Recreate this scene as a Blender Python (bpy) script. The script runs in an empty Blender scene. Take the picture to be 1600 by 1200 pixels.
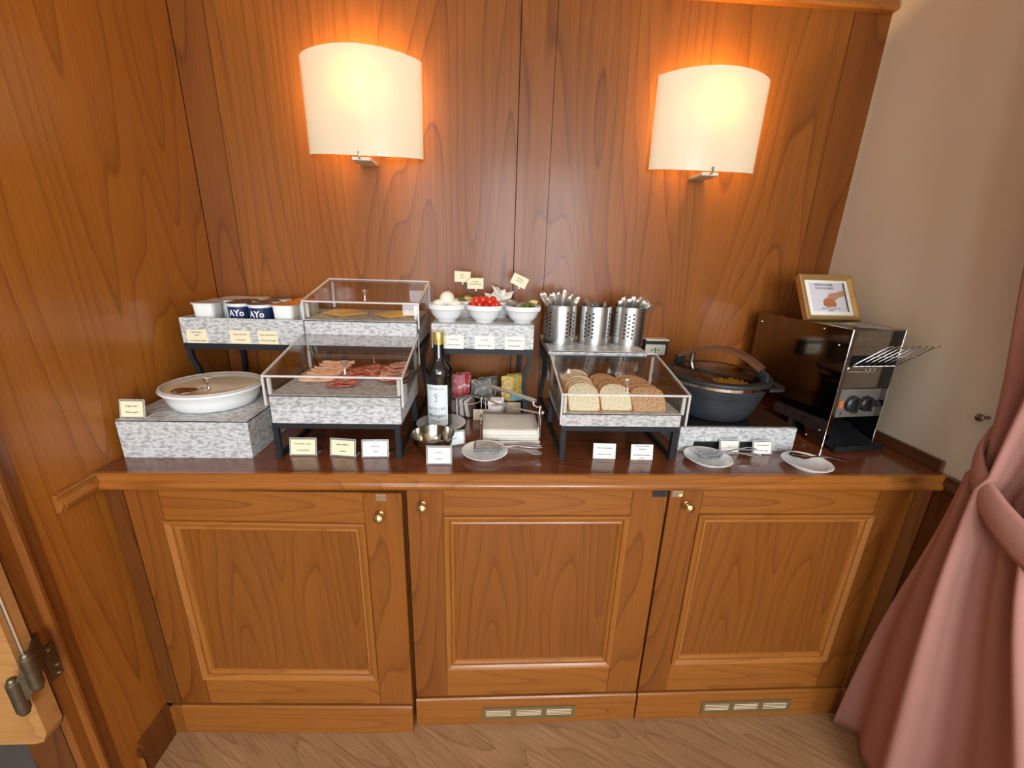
import bpy, bmesh, math, random
from mathutils import Vector, Matrix, Euler
PI = math.pi
random.seed(7)
C = bpy.context.scene.collection
S = bpy.context.scene

# ------------------------------------------------------------------ camera, world, lights
F, PITCH, YAW, ROLL = 655.0, 0.302487, 0.057977, 0.032705
CAM = Vector((0.95325, -0.94296, 1.43649))
fw = Vector((math.sin(YAW)*math.cos(PITCH), math.cos(YAW)*math.cos(PITCH), -math.sin(PITCH)))
r0 = Vector((math.cos(YAW), -math.sin(YAW), 0)); u0 = r0.cross(fw)
rt = math.cos(ROLL)*r0 + math.sin(ROLL)*u0; up = -math.sin(ROLL)*r0 + math.cos(ROLL)*u0
cd = bpy.data.cameras.new('camera'); co = bpy.data.objects.new('camera', cd); C.objects.link(co)
cd.sensor_width = 36; cd.lens = 36*F/1600; cd.clip_start = 0.01
co.matrix_world = Matrix(((rt.x, up.x, -fw.x, CAM.x), (rt.y, up.y, -fw.y, CAM.y), (rt.z, up.z, -fw.z, CAM.z), (0, 0, 0, 1)))
S.camera = co

w = bpy.data.worlds.new('world'); S.world = w; w.use_nodes = True
bg = w.node_tree.nodes['Background']; bg.inputs[0].default_value = (1.0, 0.93, 0.86, 1); bg.inputs[1].default_value = 0.25

def area(name, loc, target, sx, sy, power, col):
    l = bpy.data.lights.new(name, 'AREA'); l.shape = 'RECTANGLE'; l.size = sx; l.size_y = sy
    l.energy = power; l.color = col
    o = bpy.data.objects.new(name, l); C.objects.link(o); o.location = loc
    o.rotation_euler = (Vector(target)-Vector(loc)).to_track_quat('-Z', 'Y').to_euler()
    return o
for wx, we in ((0.15, 21), (1.10, 38), (1.85, 44)):
    area('window_daylight', (wx, -3.5, 1.55), (wx, 0.0, 1.50), 0.50, 1.75, we, (0.84, 0.93, 1.0))
area('ceiling_fill', (0.2, -1.9, 2.60), (0.2, -1.9, 0.0), 0.6, 0.6, 10, (1.0, 0.86, 0.68))  # unseen warm fill light below the ceiling, no fitting modelled

vs = S.view_settings
vs.view_transform = 'Standard'; vs.look = 'None'; vs.gamma = 1; vs.use_curve_mapping = False; vs.exposure = 0.50

# ------------------------------------------------------------------ picture helpers: where a sight line meets a plane
def _ray(px, py): return rt*((px-800)/F) - up*((py-600)/F) + fw
def pz(px, py, z):
    d = _ray(px, py); return CAM + d*((z-CAM.z)/d.z)
def pyy(px, py, y):
    d = _ray(px, py); return CAM + d*((y-CAM.y)/d.y)

# ------------------------------------------------------------------ materials
MATS = {}
def newmat(name):
    m = bpy.data.materials.new(name); m.use_nodes = True; MATS[name] = m
    nt = m.node_tree; return m, nt, nt.nodes['Principled BSDF'], nt.nodes.new, nt.links.new
def plain(name, col, rough=0.5, metal=0, spec=0.5, bump=0, bscale=200, var=0, vscale=20, coat=0, sss=0):
    m, nt, b, N, L = newmat(name)
    b.inputs['Base Color'].default_value = (*col, 1); b.inputs['Roughness'].default_value = rough
    b.inputs['Metallic'].default_value = metal; b.inputs['Specular IOR Level'].default_value = spec
    b.inputs['Coat Weight'].default_value = coat; b.inputs['Coat Roughness'].default_value = 0.08
    if sss:
        b.inputs['Subsurface Weight'].default_value = sss; b.inputs['Subsurface Scale'].default_value = 0.01
    tc = N('ShaderNodeTexCoord')
    n = N('ShaderNodeTexNoise'); n.inputs['Scale'].default_value = vscale; n.inputs['Detail'].default_value = 4
    L(tc.outputs['Object'], n.inputs['Vector'])
    mx = N('ShaderNodeMix'); mx.data_type = 'RGBA'; mx.inputs[0].default_value = 0
    v = max(var, 0.03)
    mx.inputs[6].default_value = (*[min(1, c*(1+v)) for c in col], 1); mx.inputs[7].default_value = (*[c*(1-v) for c in col], 1)
    L(n.outputs[0], mx.inputs[0]); L(mx.outputs[2], b.inputs['Base Color'])
    if bump:
        n2 = N('ShaderNodeTexNoise'); n2.inputs['Scale'].default_value = bscale; L(tc.outputs['Object'], n2.inputs['Vector'])
        bp = N('ShaderNodeBump'); bp.inputs['Strength'].default_value = bump; bp.inputs['Distance'].default_value = 0.002
        L(n2.outputs[0], bp.inputs['Height']); L(bp.outputs[0], b.inputs['Normal'])
    return m
def ramp(N, stops):
    r = N('ShaderNodeValToRGB'); e = r.color_ramp.elements
    while len(e) < len(stops): e.new(0.5)
    for el, (p, c) in zip(e, stops): el.position = p; el.color = (*c, 1) if len(c) == 3 else c
    return r
def wood(name, base, dark, axis='Z', rough=0.32, rings=9, scale=1.0, seed=0, coat=0.25, grain=0.24, rot=0, spec=0.35):
    """cherry veneer: long cathedral loops, fine fibres, broad tone drift; axis is the way the grain runs"""
    m, nt, b, N, L = newmat(name)
    tc = N('ShaderNodeTexCoord'); mp = N('ShaderNodeMapping'); L(tc.outputs['Object'], mp.inputs[0])
    s = {'X': (0.13, 1, 1), 'Y': (1, 0.13, 1), 'Z': (1, 1, 0.13)}[axis]
    mp.inputs['Location'].default_value = (seed*3.1, seed*1.7, seed*2.3)
    pre = N('ShaderNodeMapping'); pre.inputs['Rotation'].default_value = (0, 0, rot); L(tc.outputs['Object'], pre.inputs[0])
    L(pre.outputs[0], mp.inputs[0]); mp.inputs['Scale'].default_value = tuple(v*scale for v in s)
    n1 = N('ShaderNodeTexNoise'); n1.inputs['Scale'].default_value = 5.6; n1.inputs['Detail'].default_value = 0.6; n1.inputs['Roughness'].default_value = 0.35
    L(mp.outputs[0], n1.inputs['Vector'])
    mu = N('ShaderNodeMath'); mu.operation = 'MULTIPLY'; mu.inputs[1].default_value = rings*2.3; L(n1.outputs[0], mu.inputs[0])
    fr = N('ShaderNodeMath'); fr.operation = 'FRACT'; L(mu.outputs[0], fr.inputs[0])
    rl = ramp(N, [(0.0, (0.0,)*3), (0.55, (0.10,)*3), (0.88, (0.42,)*3), (0.95, (1.0,)*3), (1.0, (0.05,)*3)]); L(fr.outputs[0], rl.inputs[0])
    # fibres
    mf = N('ShaderNodeMapping'); L(pre.outputs[0], mf.inputs[0]); mf.inputs['Scale'].default_value = tuple((v if v < 1 else 4.0)*scale*(0.35 if v < 1 else 1) for v in s)
    n2 = N('ShaderNodeTexNoise'); n2.inputs['Scale'].default_value = 60; n2.inputs['Detail'].default_value = 4; L(mf.outputs[0], n2.inputs['Vector'])
    n3 = N('ShaderNodeTexNoise'); n3.inputs['Scale'].default_value = 3.0; n3.inputs['Detail'].default_value = 3; L(mp.outputs[0], n3.inputs['Vector'])
    a = N('ShaderNodeMath'); a.operation = 'MULTIPLY'; a.inputs[1].default_value = 0.50; L(rl.outputs[0], a.inputs[0])
    c2 = ramp(N, [(0.36, (0,)*3), (0.66, (1,)*3)]); L(n2.outputs[0], c2.inputs[0])
    bb = N('ShaderNodeMath'); bb.operation = 'MULTIPLY_ADD'; bb.inputs[1].default_value = grain; L(c2.outputs[0], bb.inputs[0]); L(a.outputs[0], bb.inputs[2])
    c3 = ramp(N, [(0.3, (0,)*3), (0.7, (1,)*3)]); L(n3.outputs[0], c3.inputs[0])
    cc = N('ShaderNodeMath'); cc.operation = 'MULTIPLY_ADD'; cc.inputs[1].default_value = 0.30; cc.use_clamp = True; L(c3.outputs[0], cc.inputs[0]); L(bb.outputs[0], cc.inputs[2])
    mx = N('ShaderNodeMix'); mx.data_type = 'RGBA'; mx.inputs[6].default_value = (*base, 1); mx.inputs[7].default_value = (*dark, 1)
    L(cc.outputs[0], mx.inputs[0]); L(mx.outputs[2], b.inputs['Base Color'])
    b.inputs['Roughness'].default_value = rough; b.inputs['Coat Weight'].default_value = coat; b.inputs['Coat Roughness'].default_value = 0.16
    b.inputs['Specular IOR Level'].default_value = spec
    bp = N('ShaderNodeBump'); bp.inputs['Strength'].default_value = 0.06; bp.inputs['Distance'].default_value = 0.001
    L(n2.outputs[0], bp.inputs['Height']); L(bp.outputs[0], b.inputs['Normal'])
    return m
WB, WD = (0.30, 0.094, 0.012), (0.115, 0.030, 0.005)
wood('veneer_left', (0.42, 0.145, 0.018), (0.19, 0.050, 0.006), 'Z', 0.36, 7, 0.9, 1)
wood('veneer_a', WB, WD, 'Z', 0.36, 7, 0.9, 2, coat=0.14, spec=0.25)
wood('veneer_b', (0.285, 0.088, 0.012), WD, 'Z', 0.36, 7, 0.9, 3, coat=0.14, spec=0.25)
wood('veneer_strip', (0.24, 0.072, 0.011), (0.10, 0.025, 0.006), 'Z', 0.36, 3, 1.0, 4, coat=0.14, spec=0.25)
wood('door_panel', (0.245, 0.078, 0.011), (0.115, 0.030, 0.005), 'Z', 0.34, 5, 1.3, 5)
wood('door_stile', (0.265, 0.084, 0.012), (0.115, 0.031, 0.005), 'Z', 0.36, 4, 1.2, 6)
wood('door_rail', (0.33, 0.112, 0.017), (0.155, 0.044, 0.007), 'X', 0.36, 5, 1.6, 7)
wood('moulding_wood', (0.36, 0.130, 0.024), (0.19, 0.060, 0.010), 'Z', 0.30, 3, 2.0, 8)
wood('moulding_wood_x', (0.38, 0.138, 0.025), (0.20, 0.062, 0.010), 'X', 0.30, 3, 2.0, 9)
wood('counter_edge', (0.36, 0.122, 0.020), (0.18, 0.054, 0.009), 'X', 0.24, 5, 1.6, 10, coat=0.5)
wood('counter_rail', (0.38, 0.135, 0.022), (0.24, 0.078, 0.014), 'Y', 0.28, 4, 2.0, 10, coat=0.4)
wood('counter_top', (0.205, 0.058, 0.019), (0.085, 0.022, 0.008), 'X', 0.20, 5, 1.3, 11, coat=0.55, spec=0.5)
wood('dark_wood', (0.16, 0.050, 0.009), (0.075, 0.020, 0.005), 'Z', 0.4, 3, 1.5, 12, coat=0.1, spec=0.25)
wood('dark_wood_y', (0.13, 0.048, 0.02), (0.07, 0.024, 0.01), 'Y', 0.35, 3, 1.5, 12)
wood('oak_door', (0.50, 0.24, 0.075), (0.30, 0.125, 0.035), 'X', 0.4, 5, 1.5, 13)
wood('floor_wood', (0.46, 0.27, 0.135), (0.24, 0.125, 0.055), 'X', 0.45, 4, 2.4, 14, coat=0.05, grain=0.75, rot=math.radians(32))
wood('walnut', (0.20, 0.085, 0.045), (0.08, 0.03, 0.016), 'X', 0.35, 4, 6, 15, grain=0.6)
plain('wall_beige', (0.66, 0.56, 0.43), 0.85, bump=0.15, bscale=350, var=0.03, vscale=3)
plain('rear_wall', (0.30, 0.24, 0.18), 0.8)
plain('ceiling_white', (0.70, 0.67, 0.62), 0.9)
plain('hall_floor', (0.16, 0.14, 0.12), 0.6)
plain('hall_wall', (0.07, 0.04, 0.025), 0.7)
plain('black_metal', (0.013, 0.014, 0.017), 0.5, var=0.15, spec=0.3)
plain('black_edge', (0.012, 0.011, 0.010), 0.6)
plain('chrome', (0.80, 0.79, 0.77), 0.10, 1)
plain('knob_chrome', (0.78, 0.76, 0.72), 0.18, 1)
plain('mirror_steel', (0.30, 0.285, 0.28), 0.09, 1)
plain('spoon_steel', (0.50, 0.48, 0.45), 0.16, 1)
plain('toaster_steel', (0.42, 0.41, 0.40), 0.16, 1)
plain('bronze', (0.17, 0.135, 0.085), 0.42, 0.9, var=0.35, vscale=60)
plain('brass', (0.78, 0.60, 0.26), 0.22, 1)
plain('gold_cap', (0.80, 0.62, 0.20), 0.30, 0.85)
plain('gold_frame', (0.60, 0.40, 0.16), 0.34, 0.75, var=0.15, vscale=40)
plain('vent_metal', (0.30, 0.22, 0.10), 0.45, 0.7)
plain('vent_light', (0.86, 0.76, 0.52), 0.5, 0.0)
plain('ceramic', (0.83, 0.84, 0.84), 0.12, coat=0.5)
plain('ceramic_line', (0.60, 0.62, 0.64), 0.2)
plain('egg_white', (0.86, 0.82, 0.70), 0.35, sss=0.2)
plain('tomato', (0.62, 0.028, 0.012), 0.16, coat=0.5, var=0.2, vscale=30)
plain('green_veg', (0.13, 0.17, 0.03), 0.35, var=0.5, vscale=120)
plain('butter_yellow', (0.72, 0.56, 0.22), 0.5)
plain('paper_cream', (0.80, 0.72, 0.49), 0.75)
plain('paper_white', (0.83, 0.81, 0.74), 0.75)
plain('paper_tan', (0.52, 0.42, 0.30), 0.75)
plain('napkin', (0.82, 0.76, 0.68), 0.9, bump=0.25, bscale=120)
plain('ink', (0.045, 0.040, 0.035), 0.7)
plain('label_white', (0.78, 0.82, 0.84), 0.6)
plain('navy', (0.012, 0.022, 0.085), 0.35)
plain('white_plastic', (0.82, 0.84, 0.82), 0.35)
plain('cup_lid_grey', (0.62, 0.60, 0.60), 0.30, 0.3, var=0.25, vscale=60)
plain('cup_lid_navy', (0.10, 0.09, 0.13), 0.25, 0.4, var=0.9, vscale=55)
plain('cup_lid_orange', (0.72, 0.25, 0.06), 0.30, 0.2, var=0.35, vscale=70)
plain('bottle_glass', (0.006, 0.005, 0.004), 0.06, coat=1.0)
plain('black_glass', (0.010, 0.010, 0.011), 0.07, coat=0.6)
plain('cast_black', (0.028, 0.032, 0.038), 0.42, var=0.15, bump=0.08, bscale=300)
plain('rubber_black', (0.015, 0.015, 0.016), 0.55)
plain('ivory', (0.62, 0.57, 0.46), 0.5)
plain('lamp_orange', (0.55, 0.16, 0.06), 0.4)
plain('knob_black', (0.020, 0.020, 0.021), 0.4)
plain('control_plate', (0.30, 0.28, 0.25), 0.35, 0.6)
plain('dark_void', (0.010, 0.009, 0.008), 0.7)
plain('sachet_white', (0.72, 0.67, 0.64), 0.4, var=0.3, vscale=60)
plain('sachet_brown', (0.18, 0.12, 0.09), 0.4, var=0.8, vscale=90)
plain('curtain_pink', (0.44, 0.205, 0.165), 0.85, bump=0.35, bscale=700, var=0.06, vscale=8)
plain('bacon', (0.40, 0.16, 0.10), 0.4, var=0.6, vscale=60)
plain('egg_scramble', (0.86, 0.55, 0.04), 0.5, bump=0.6, bscale=90, var=0.3, vscale=50)
plain('yogurt', (0.90, 0.80, 0.64), 0.5)
plain('lemon_green', (0.30, 0.30, 0.06), 0.3)
plain('photo_ground', (0.64, 0.62, 0.66), 0.5)
plain('skin_print', (0.48, 0.24, 0.14), 0.5)
plain('bread_print', (0.42, 0.14, 0.05), 0.5, var=0.3)
plain('dark_print', (0.10, 0.06, 0.05), 0.6)
plain('teal_print', (0.10, 0.30, 0.38), 0.6)
plain('cutlery', (0.74, 0.70, 0.62), 0.30, 0.9)
plain('tong_steel', (0.72, 0.75, 0.78), 0.25, 0.9)
plain('satin_steel', (0.74, 0.72, 0.69), 0.38, 0.9)
plain('bowl_steel', (0.42, 0.39, 0.34), 0.14, 1)
plain('wire', (0.62, 0.60, 0.56), 0.16, 1)

def meat(name, c1, c2, scale, thr, rough=0.35, sss=0.15):
    m, nt, b, N, L = newmat(name)
    tc = N('ShaderNodeTexCoord'); n = N('ShaderNodeTexNoise'); n.inputs['Scale'].default_value = scale; n.inputs['Detail'].default_value = 3
    L(tc.outputs['Object'], n.inputs['Vector'])
    r = ramp(N, [(thr-0.05, c1), (thr+0.05, c2)]); L(n.outputs[0], r.inputs[0]); L(r.outputs[0], b.inputs['Base Color'])
    b.inputs['Roughness'].default_value = rough; b.inputs['Subsurface Weight'].default_value = sss; b.inputs['Subsurface Scale'].default_value = 0.006
    return m
meat('ham', (0.90, 0.58, 0.40), (0.84, 0.48, 0.33), 25, 0.55)
meat('ham_rind', (0.84, 0.50, 0.33), (0.74, 0.38, 0.24), 40, 0.5)
meat('salami', (0.60, 0.12, 0.075), (0.82, 0.46, 0.34), 95, 0.58)
meat('coppa', (0.84, 0.36, 0.27), (0.88, 0.58, 0.47), 38, 0.50)
meat('coppa_dark', (0.40, 0.12, 0.10), (0.66, 0.40, 0.34), 30, 0.58)
meat('cheese', (0.80, 0.56, 0.17), (0.76, 0.50, 0.14), 12, 0.5, 0.45)
meat('crumb_white', (0.80, 0.74, 0.53), (0.50, 0.40, 0.23), 230, 0.60, 0.9)
meat('crumb_brown', (0.58, 0.36, 0.19), (0.26, 0.13, 0.055), 230, 0.56, 0.9)
meat('crust', (0.56, 0.29, 0.11), (0.42, 0.18, 0.06), 40, 0.5, 0.85)

meat('red_foil', (0.36, 0.008, 0.014), (0.62, 0.36, 0.40), 55, 0.60, 0.4, 0)
meat('black_foil', (0.020, 0.017, 0.011), (0.24, 0.18, 0.08), 60, 0.57, 0.4, 0)
meat('yellow_foil', (0.58, 0.37, 0.010), (0.34, 0.19, 0.010), 60, 0.56, 0.4, 0)
def stone():
    m, nt, b, N, L = newmat('stone_laminate')
    tc = N('ShaderNodeTexCoord'); mp = N('ShaderNodeMapping'); mp.inputs['Scale'].default_value = (0.6, 0.9, 1.35); L(tc.outputs['Object'], mp.inputs[0])
    n = N('ShaderNodeTexNoise'); n.inputs['Scale'].default_value = 105; n.inputs['Detail'].default_value = 5; n.inputs['Distortion'].default_value = 0.5; L(mp.outputs[0], n.inputs['Vector'])
    r = ramp(N, [(0.33, (0.27, 0.27, 0.275)), (0.46, (0.43, 0.43, 0.43)), (0.58, (0.62, 0.62, 0.62)), (0.75, (0.46, 0.46, 0.46))]); L(n.outputs[0], r.inputs[0])
    L(r.outputs[0], b.inputs['Base Color']); b.inputs['Roughness'].default_value = 0.38
stone()
def clear(name, tint, gloss=0.6, rough=0.02, milky=0.0, mcol=(0.8, 0.8, 0.8)):
    """clear sheet: straight-through transparency with a Fresnel reflection"""
    m = bpy.data.materials.new(name); m.use_nodes = True; MATS[name] = m
    nt = m.node_tree; nt.nodes.clear(); N = nt.nodes.new; L = nt.links.new
    out = N('ShaderNodeOutputMaterial'); t = N('ShaderNodeBsdfTransparent'); t.inputs[0].default_value = (*tint, 1)
    g = N('ShaderNodeBsdfGlossy'); g.inputs['Roughness'].default_value = rough
    fr = N('ShaderNodeFresnel'); ge = N('ShaderNodeNewGeometry'); io = N('ShaderNodeMath'); io.operation = 'MULTIPLY_ADD'; io.inputs[1].default_value = 1/1.46-1.46; io.inputs[2].default_value = 1.46
    L(ge.outputs['Backfacing'], io.inputs[0]); L(io.outputs[0], fr.inputs[0])
    mu = N('ShaderNodeMath'); mu.operation = 'MULTIPLY'; mu.inputs[1].default_value = gloss; L(fr.outputs[0], mu.inputs[0])
    mx = N('ShaderNodeMixShader'); L(mu.outputs[0], mx.inputs[0]); L(t.outputs[0], mx.inputs[1]); L(g.outputs[0], mx.inputs[2])
    last = mx
    if milky:
        d = N('ShaderNodeBsdfPrincipled'); d.inputs['Base Color'].default_value = (*mcol, 1); d.inputs['Roughness'].default_value = 0.25
        m2 = N('ShaderNodeMixShader'); m2.inputs[0].default_value = milky; L(mx.outputs[0], m2.inputs[1]); L(d.outputs[0], m2.inputs[2]); last = m2
    L(last.outputs[0], out.inputs[0]); return m
clear('acrylic', (0.98, 0.975, 0.97), 1.0)
clear('acrylic_edge', (0.9, 0.9, 0.9), 1.0, 0.08, 0.55, (0.90, 0.87, 0.84))
clear('lid_glass', (0.97, 0.95, 0.92), 0.7)
clear('pot_glass', (0.84, 0.80, 0.74), 1.0)
clear('film', (0.88, 0.88, 0.9), 1.0, 0.1, 0.15)
def opal():
    m, nt, b, N, L = newmat('opal_glass')
    out = nt.nodes['Material Output']
    b.inputs['Base Color'].default_value = (0.86, 0.80, 0.66, 1); b.inputs['Roughness'].default_value = 0.2
    t = N('ShaderNodeBsdfTranslucent'); t.inputs[0].default_value = (0.30, 0.235, 0.14, 1)
    mx = N('ShaderNodeMixShader'); mx.inputs[0].default_value = 0.5; L(b.outputs[0], mx.inputs[1]); L(t.outputs[0], mx.inputs[2])
    e = N('ShaderNodeEmission'); e.inputs[0].default_value = (1.0, 0.80, 0.50, 1); e.inputs[1].default_value = 0.22
    ad = N('ShaderNodeAddShader'); L(mx.outputs[0], ad.inputs[0]); L(e.outputs[0], ad.inputs[1]); L(ad.outputs[0], out.inputs[0])
opal()
def brushed():
    m, nt, b, N, L = newmat('brushed_steel')
    tc = N('ShaderNodeTexCoord'); mp = N('ShaderNodeMapping'); mp.inputs['Scale'].default_value = (1, 1, 60); L(tc.outputs['Object'], mp.inputs[0])
    n = N('ShaderNodeTexNoise'); n.inputs['Scale'].default_value = 30; L(mp.outputs[0], n.inputs['Vector'])
    r = ramp(N, [(0.3, (0.50, 0.49, 0.47)), (0.7, (0.66, 0.65, 0.63))]); L(n.outputs[0], r.inputs[0]); L(r.outputs[0], b.inputs['Base Color'])
    b.inputs['Metallic'].default_value = 1; b.inputs['Roughness'].default_value = 0.27; b.inputs['Anisotropic'].default_value = 0.5
brushed()

# ------------------------------------------------------------------ mesh helpers
class MB:
    def __init__(s): s.v = []; s.f = []
    def add(s, vs_, fs):
        o = len(s.v); s.v += [tuple(v) for v in vs_]; s.f += [tuple(i+o for i in f) for f in fs]; return s
    def box(s, x0, x1, y0, y1, z0, z1, bev=0, M=None):
        if x0 > x1: x0, x1 = x1, x0
        if y0 > y1: y0, y1 = y1, y0
        if z0 > z1: z0, z1 = z1, z0
        if bev:
            bm = bmesh.new(); bmesh.ops.create_cube(bm, size=1)
            for v in bm.verts: v.co = Vector(((x0+x1)/2+v.co.x*(x1-x0), (y0+y1)/2+v.co.y*(y1-y0), (z0+z1)/2+v.co.z*(z1-z0)))
            bmesh.ops.bevel(bm, geom=bm.edges[:], offset=min(bev, (x1-x0)*.45, (y1-y0)*.45, (z1-z0)*.45), segments=2, affect='EDGES')
            bm.verts.index_update(); vs_ = [v.co.copy() for v in bm.verts]; fs = [[v.index for v in f.verts] for f in bm.faces]; bm.free()
        else:
            vs_ = [Vector(p) for p in ((x0, y0, z0), (x1, y0, z0), (x1, y1, z0), (x0, y1, z0), (x0, y0, z1), (x1, y0, z1), (x1, y1, z1), (x0, y1, z1))]
            fs = [(0, 3, 2, 1), (4, 5, 6, 7), (0, 1, 5, 4), (1, 2, 6, 5), (2, 3, 7, 6), (3, 0, 4, 7)]
        if M: vs_ = [M @ v for v in vs_]
        return s.add(vs_, fs)
    def hexa(s, p):      # eight corners, bottom four then top four
        return s.add(p, [(0, 3, 2, 1), (4, 5, 6, 7), (0, 1, 5, 4), (1, 2, 6, 5), (2, 3, 7, 6), (3, 0, 4, 7)])
    def lathe(s, prof, seg=32, c=(0, 0, 0), sx=1, sy=1, cap0=True, cap1=True, M=None, closed=False):
        vs_ = []
        for r, z in prof:
            for k in range(seg):
                a = 2*PI*k/seg; v = Vector((c[0]+r*sx*math.cos(a), c[1]+r*sy*math.sin(a), c[2]+z)); vs_.append(M @ v if M else v)
        n = len(prof); fs = []
        for i in range(n-1 if not closed else n):
            for k in range(seg):
                j = (i+1) % n; fs.append((i*seg+k, i*seg+(k+1) % seg, j*seg+(k+1) % seg, j*seg+k))
        if not closed:
            if cap0: fs.append(tuple(range(seg))[::-1])
            if cap1: fs.append(tuple((n-1)*seg+k for k in range(seg)))
        return s.add(vs_, fs)
    def tube(s, pts, r, seg=8, closed=False, flat=1.0, upv=None):
        pts = [Vector(p) for p in pts]; n = len(pts); vs_ = []; fs = []; prev = None
        rs = r if isinstance(r, (list, tuple)) else [r]*n
        for i, p in enumerate(pts):
            if closed: t = pts[(i+1) % n]-pts[i-1]
            else: t = pts[min(i+1, n-1)]-pts[max(i-1, 0)]
            t.normalize()
            if prev is None:
                u = Vector(upv) if upv else (Vector((0, 0, 1)) if abs(t.z) < .9 else Vector((1, 0, 0)))
            else: u = prev
            a = u - t*u.dot(t); a.normalize(); b = t.cross(a); prev = a
            for k in range(seg):
                an = 2*PI*k/seg+PI/seg; vs_.append(p + a*math.cos(an)*rs[i]*flat + b*math.sin(an)*rs[i])
        m = n if closed else n-1
        for i in range(m):
            j = (i+1) % n
            for k in range(seg): fs.append((i*seg+k, i*seg+(k+1) % seg, j*seg+(k+1) % seg, j*seg+k))
        if not closed: fs.append(tuple(range(seg))[::-1]); fs.append(tuple((n-1)*seg+k for k in range(seg)))
        return s.add(vs_, fs)
    def prism(s, poly, axis, lo, hi, M=None):
        n = len(poly)
        def P(a, b, c): return Vector({'X': (c, a, b), 'Y': (a, c, b), 'Z': (a, b, c)}[axis])
        vs_ = [P(a, b, lo) for a, b in poly]+[P(a, b, hi) for a, b in poly]
        if M: vs_ = [M @ v for v in vs_]
        return s.add(vs_, [tuple(range(n))[::-1], tuple(range(n, 2*n))]+[(i, (i+1) % n, n+(i+1) % n, n+i) for i in range(n)])
    def grid(s, fn, nu, nv, wrap=False):
        vs_ = [fn(i/(nu-1 if not wrap else nu), j/(nv-1)) for j in range(nv) for i in range(nu)]
        fs = [(j*nu+i, j*nu+(i+1) % nu, (j+1)*nu+(i+1) % nu, (j+1)*nu+i) for j in range(nv-1) for i in range(nu-1 if not wrap else nu)]
        return s.add(vs_, fs)
    def ball(s, c, r, seg=16, rings=10, sx=1, sy=1, sz=1, M=None):
        prof = [(max(1e-4, r*math.sin(PI*i/rings)), -r*sz*math.cos(PI*i/rings)) for i in range(rings+1)]
        return s.lathe(prof, seg, c, sx, sy, M=M)
    def obj(s, name, mat, parent=None, smooth=35, solid=0, recalc=True):
        me = bpy.data.meshes.new(name); me.from_pydata([tuple(v) for v in s.v], [], s.f)
        bm = bmesh.new(); bm.from_mesh(me)
        if recalc: bmesh.ops.recalc_face_normals(bm, faces=bm.faces[:])
        bm.to_mesh(me); bm.free()
        me.materials.append(MATS[mat])
        if smooth: me.shade_smooth(); me.set_sharp_from_angle(angle=math.radians(smooth))
        o = bpy.data.objects.new(name, me); C.objects.link(o)
        if parent: o.parent = parent
        if solid:
            md = o.modifiers.new('thickness', 'SOLIDIFY'); md.thickness = solid; md.offset = 0
        return o
def tag(o, label, cat, group=None):
    o['label'] = label; o['category'] = cat
    if group: o['group'] = group
    return o
def thing(name, label, cat, loc=(0, 0, 0), rz=0, group=None):
    o = bpy.data.objects.new(name, None); C.objects.link(o); o.empty_display_size = 0.02
    o.location = loc; o.rotation_euler = (0, 0, rz) if not isinstance(rz, tuple) else rz
    return tag(o, label, cat, group)
def struct(o):
    o['kind'] = 'structure'; return o
def dup(root, loc, label=None, rz=None, group=None):
    r = root.copy(); C.objects.link(r); r.location = loc
    if rz is not None: r.rotation_euler = rz if isinstance(rz, tuple) else (0, 0, rz)
    if label: r['label'] = label
    if group: r['group'] = group
    for ch in list(root.children):
        c = ch.copy(); C.objects.link(c); c.parent = r
        for g in list(ch.children):
            d = g.copy(); C.objects.link(d); d.parent = c
    return r
_tc = {}
def lettering(lines, size, M, parent, mat='ink', name='lettering', shear=0, bold=0, gap=1.25, wmax=None):
    """flat printed text, centred, facing -Y before M is applied"""
    mb = MB(); n = len(lines)
    for i, ln in enumerate(lines):
        if not ln: continue
        cu = bpy.data.curves.new('t', 'FONT'); cu.body = ln; cu.size = size; cu.align_x = 'CENTER'; cu.align_y = 'CENTER'; cu.shear = shear
        cu.resolution_u = 1; cu.offset = bold
        o = bpy.data.objects.new('t', cu); C.objects.link(o); dg = bpy.context.evaluated_depsgraph_get()
        me = bpy.data.meshes.new_from_object(o.evaluated_get(dg))
        k = 1
        if wmax and len(me.vertices):
            wd = max(v.co.x for v in me.vertices)-min(v.co.x for v in me.vertices)
            if wd > wmax: k = wmax/wd
        zc = ((n-1)/2-i)*size*gap
        mb.add([M @ Vector((v.co.x*k, 0, zc+v.co.y)) for v in me.vertices], [tuple(p.vertices) for p in me.polygons])
        bpy.data.objects.remove(o); bpy.data.meshes.remove(me); bpy.data.curves.remove(cu)
    return mb.obj(name, mat, parent, smooth=0, recalc=False)
def T(x, y, z): return Matrix.Translation((x, y, z))
def RX(a): return Matrix.Rotation(a, 4, 'X')
def RY(a): return Matrix.Rotation(a, 4, 'Y')
def RZ(a): return Matrix.Rotation(a, 4, 'Z')

# ================================================================== ROOM
W, D, H = 2.20, 0.60, 0.90
struct(MB().box(0, W+0.15, -3.6, 0.7, -0.06, 0).obj('floor', 'floor_wood', smooth=0))
hf = struct(MB().box(-1.6, 0, -3.6, 0.7, -0.06, -0.001).obj('floor', 'hall_floor', smooth=0))
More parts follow.
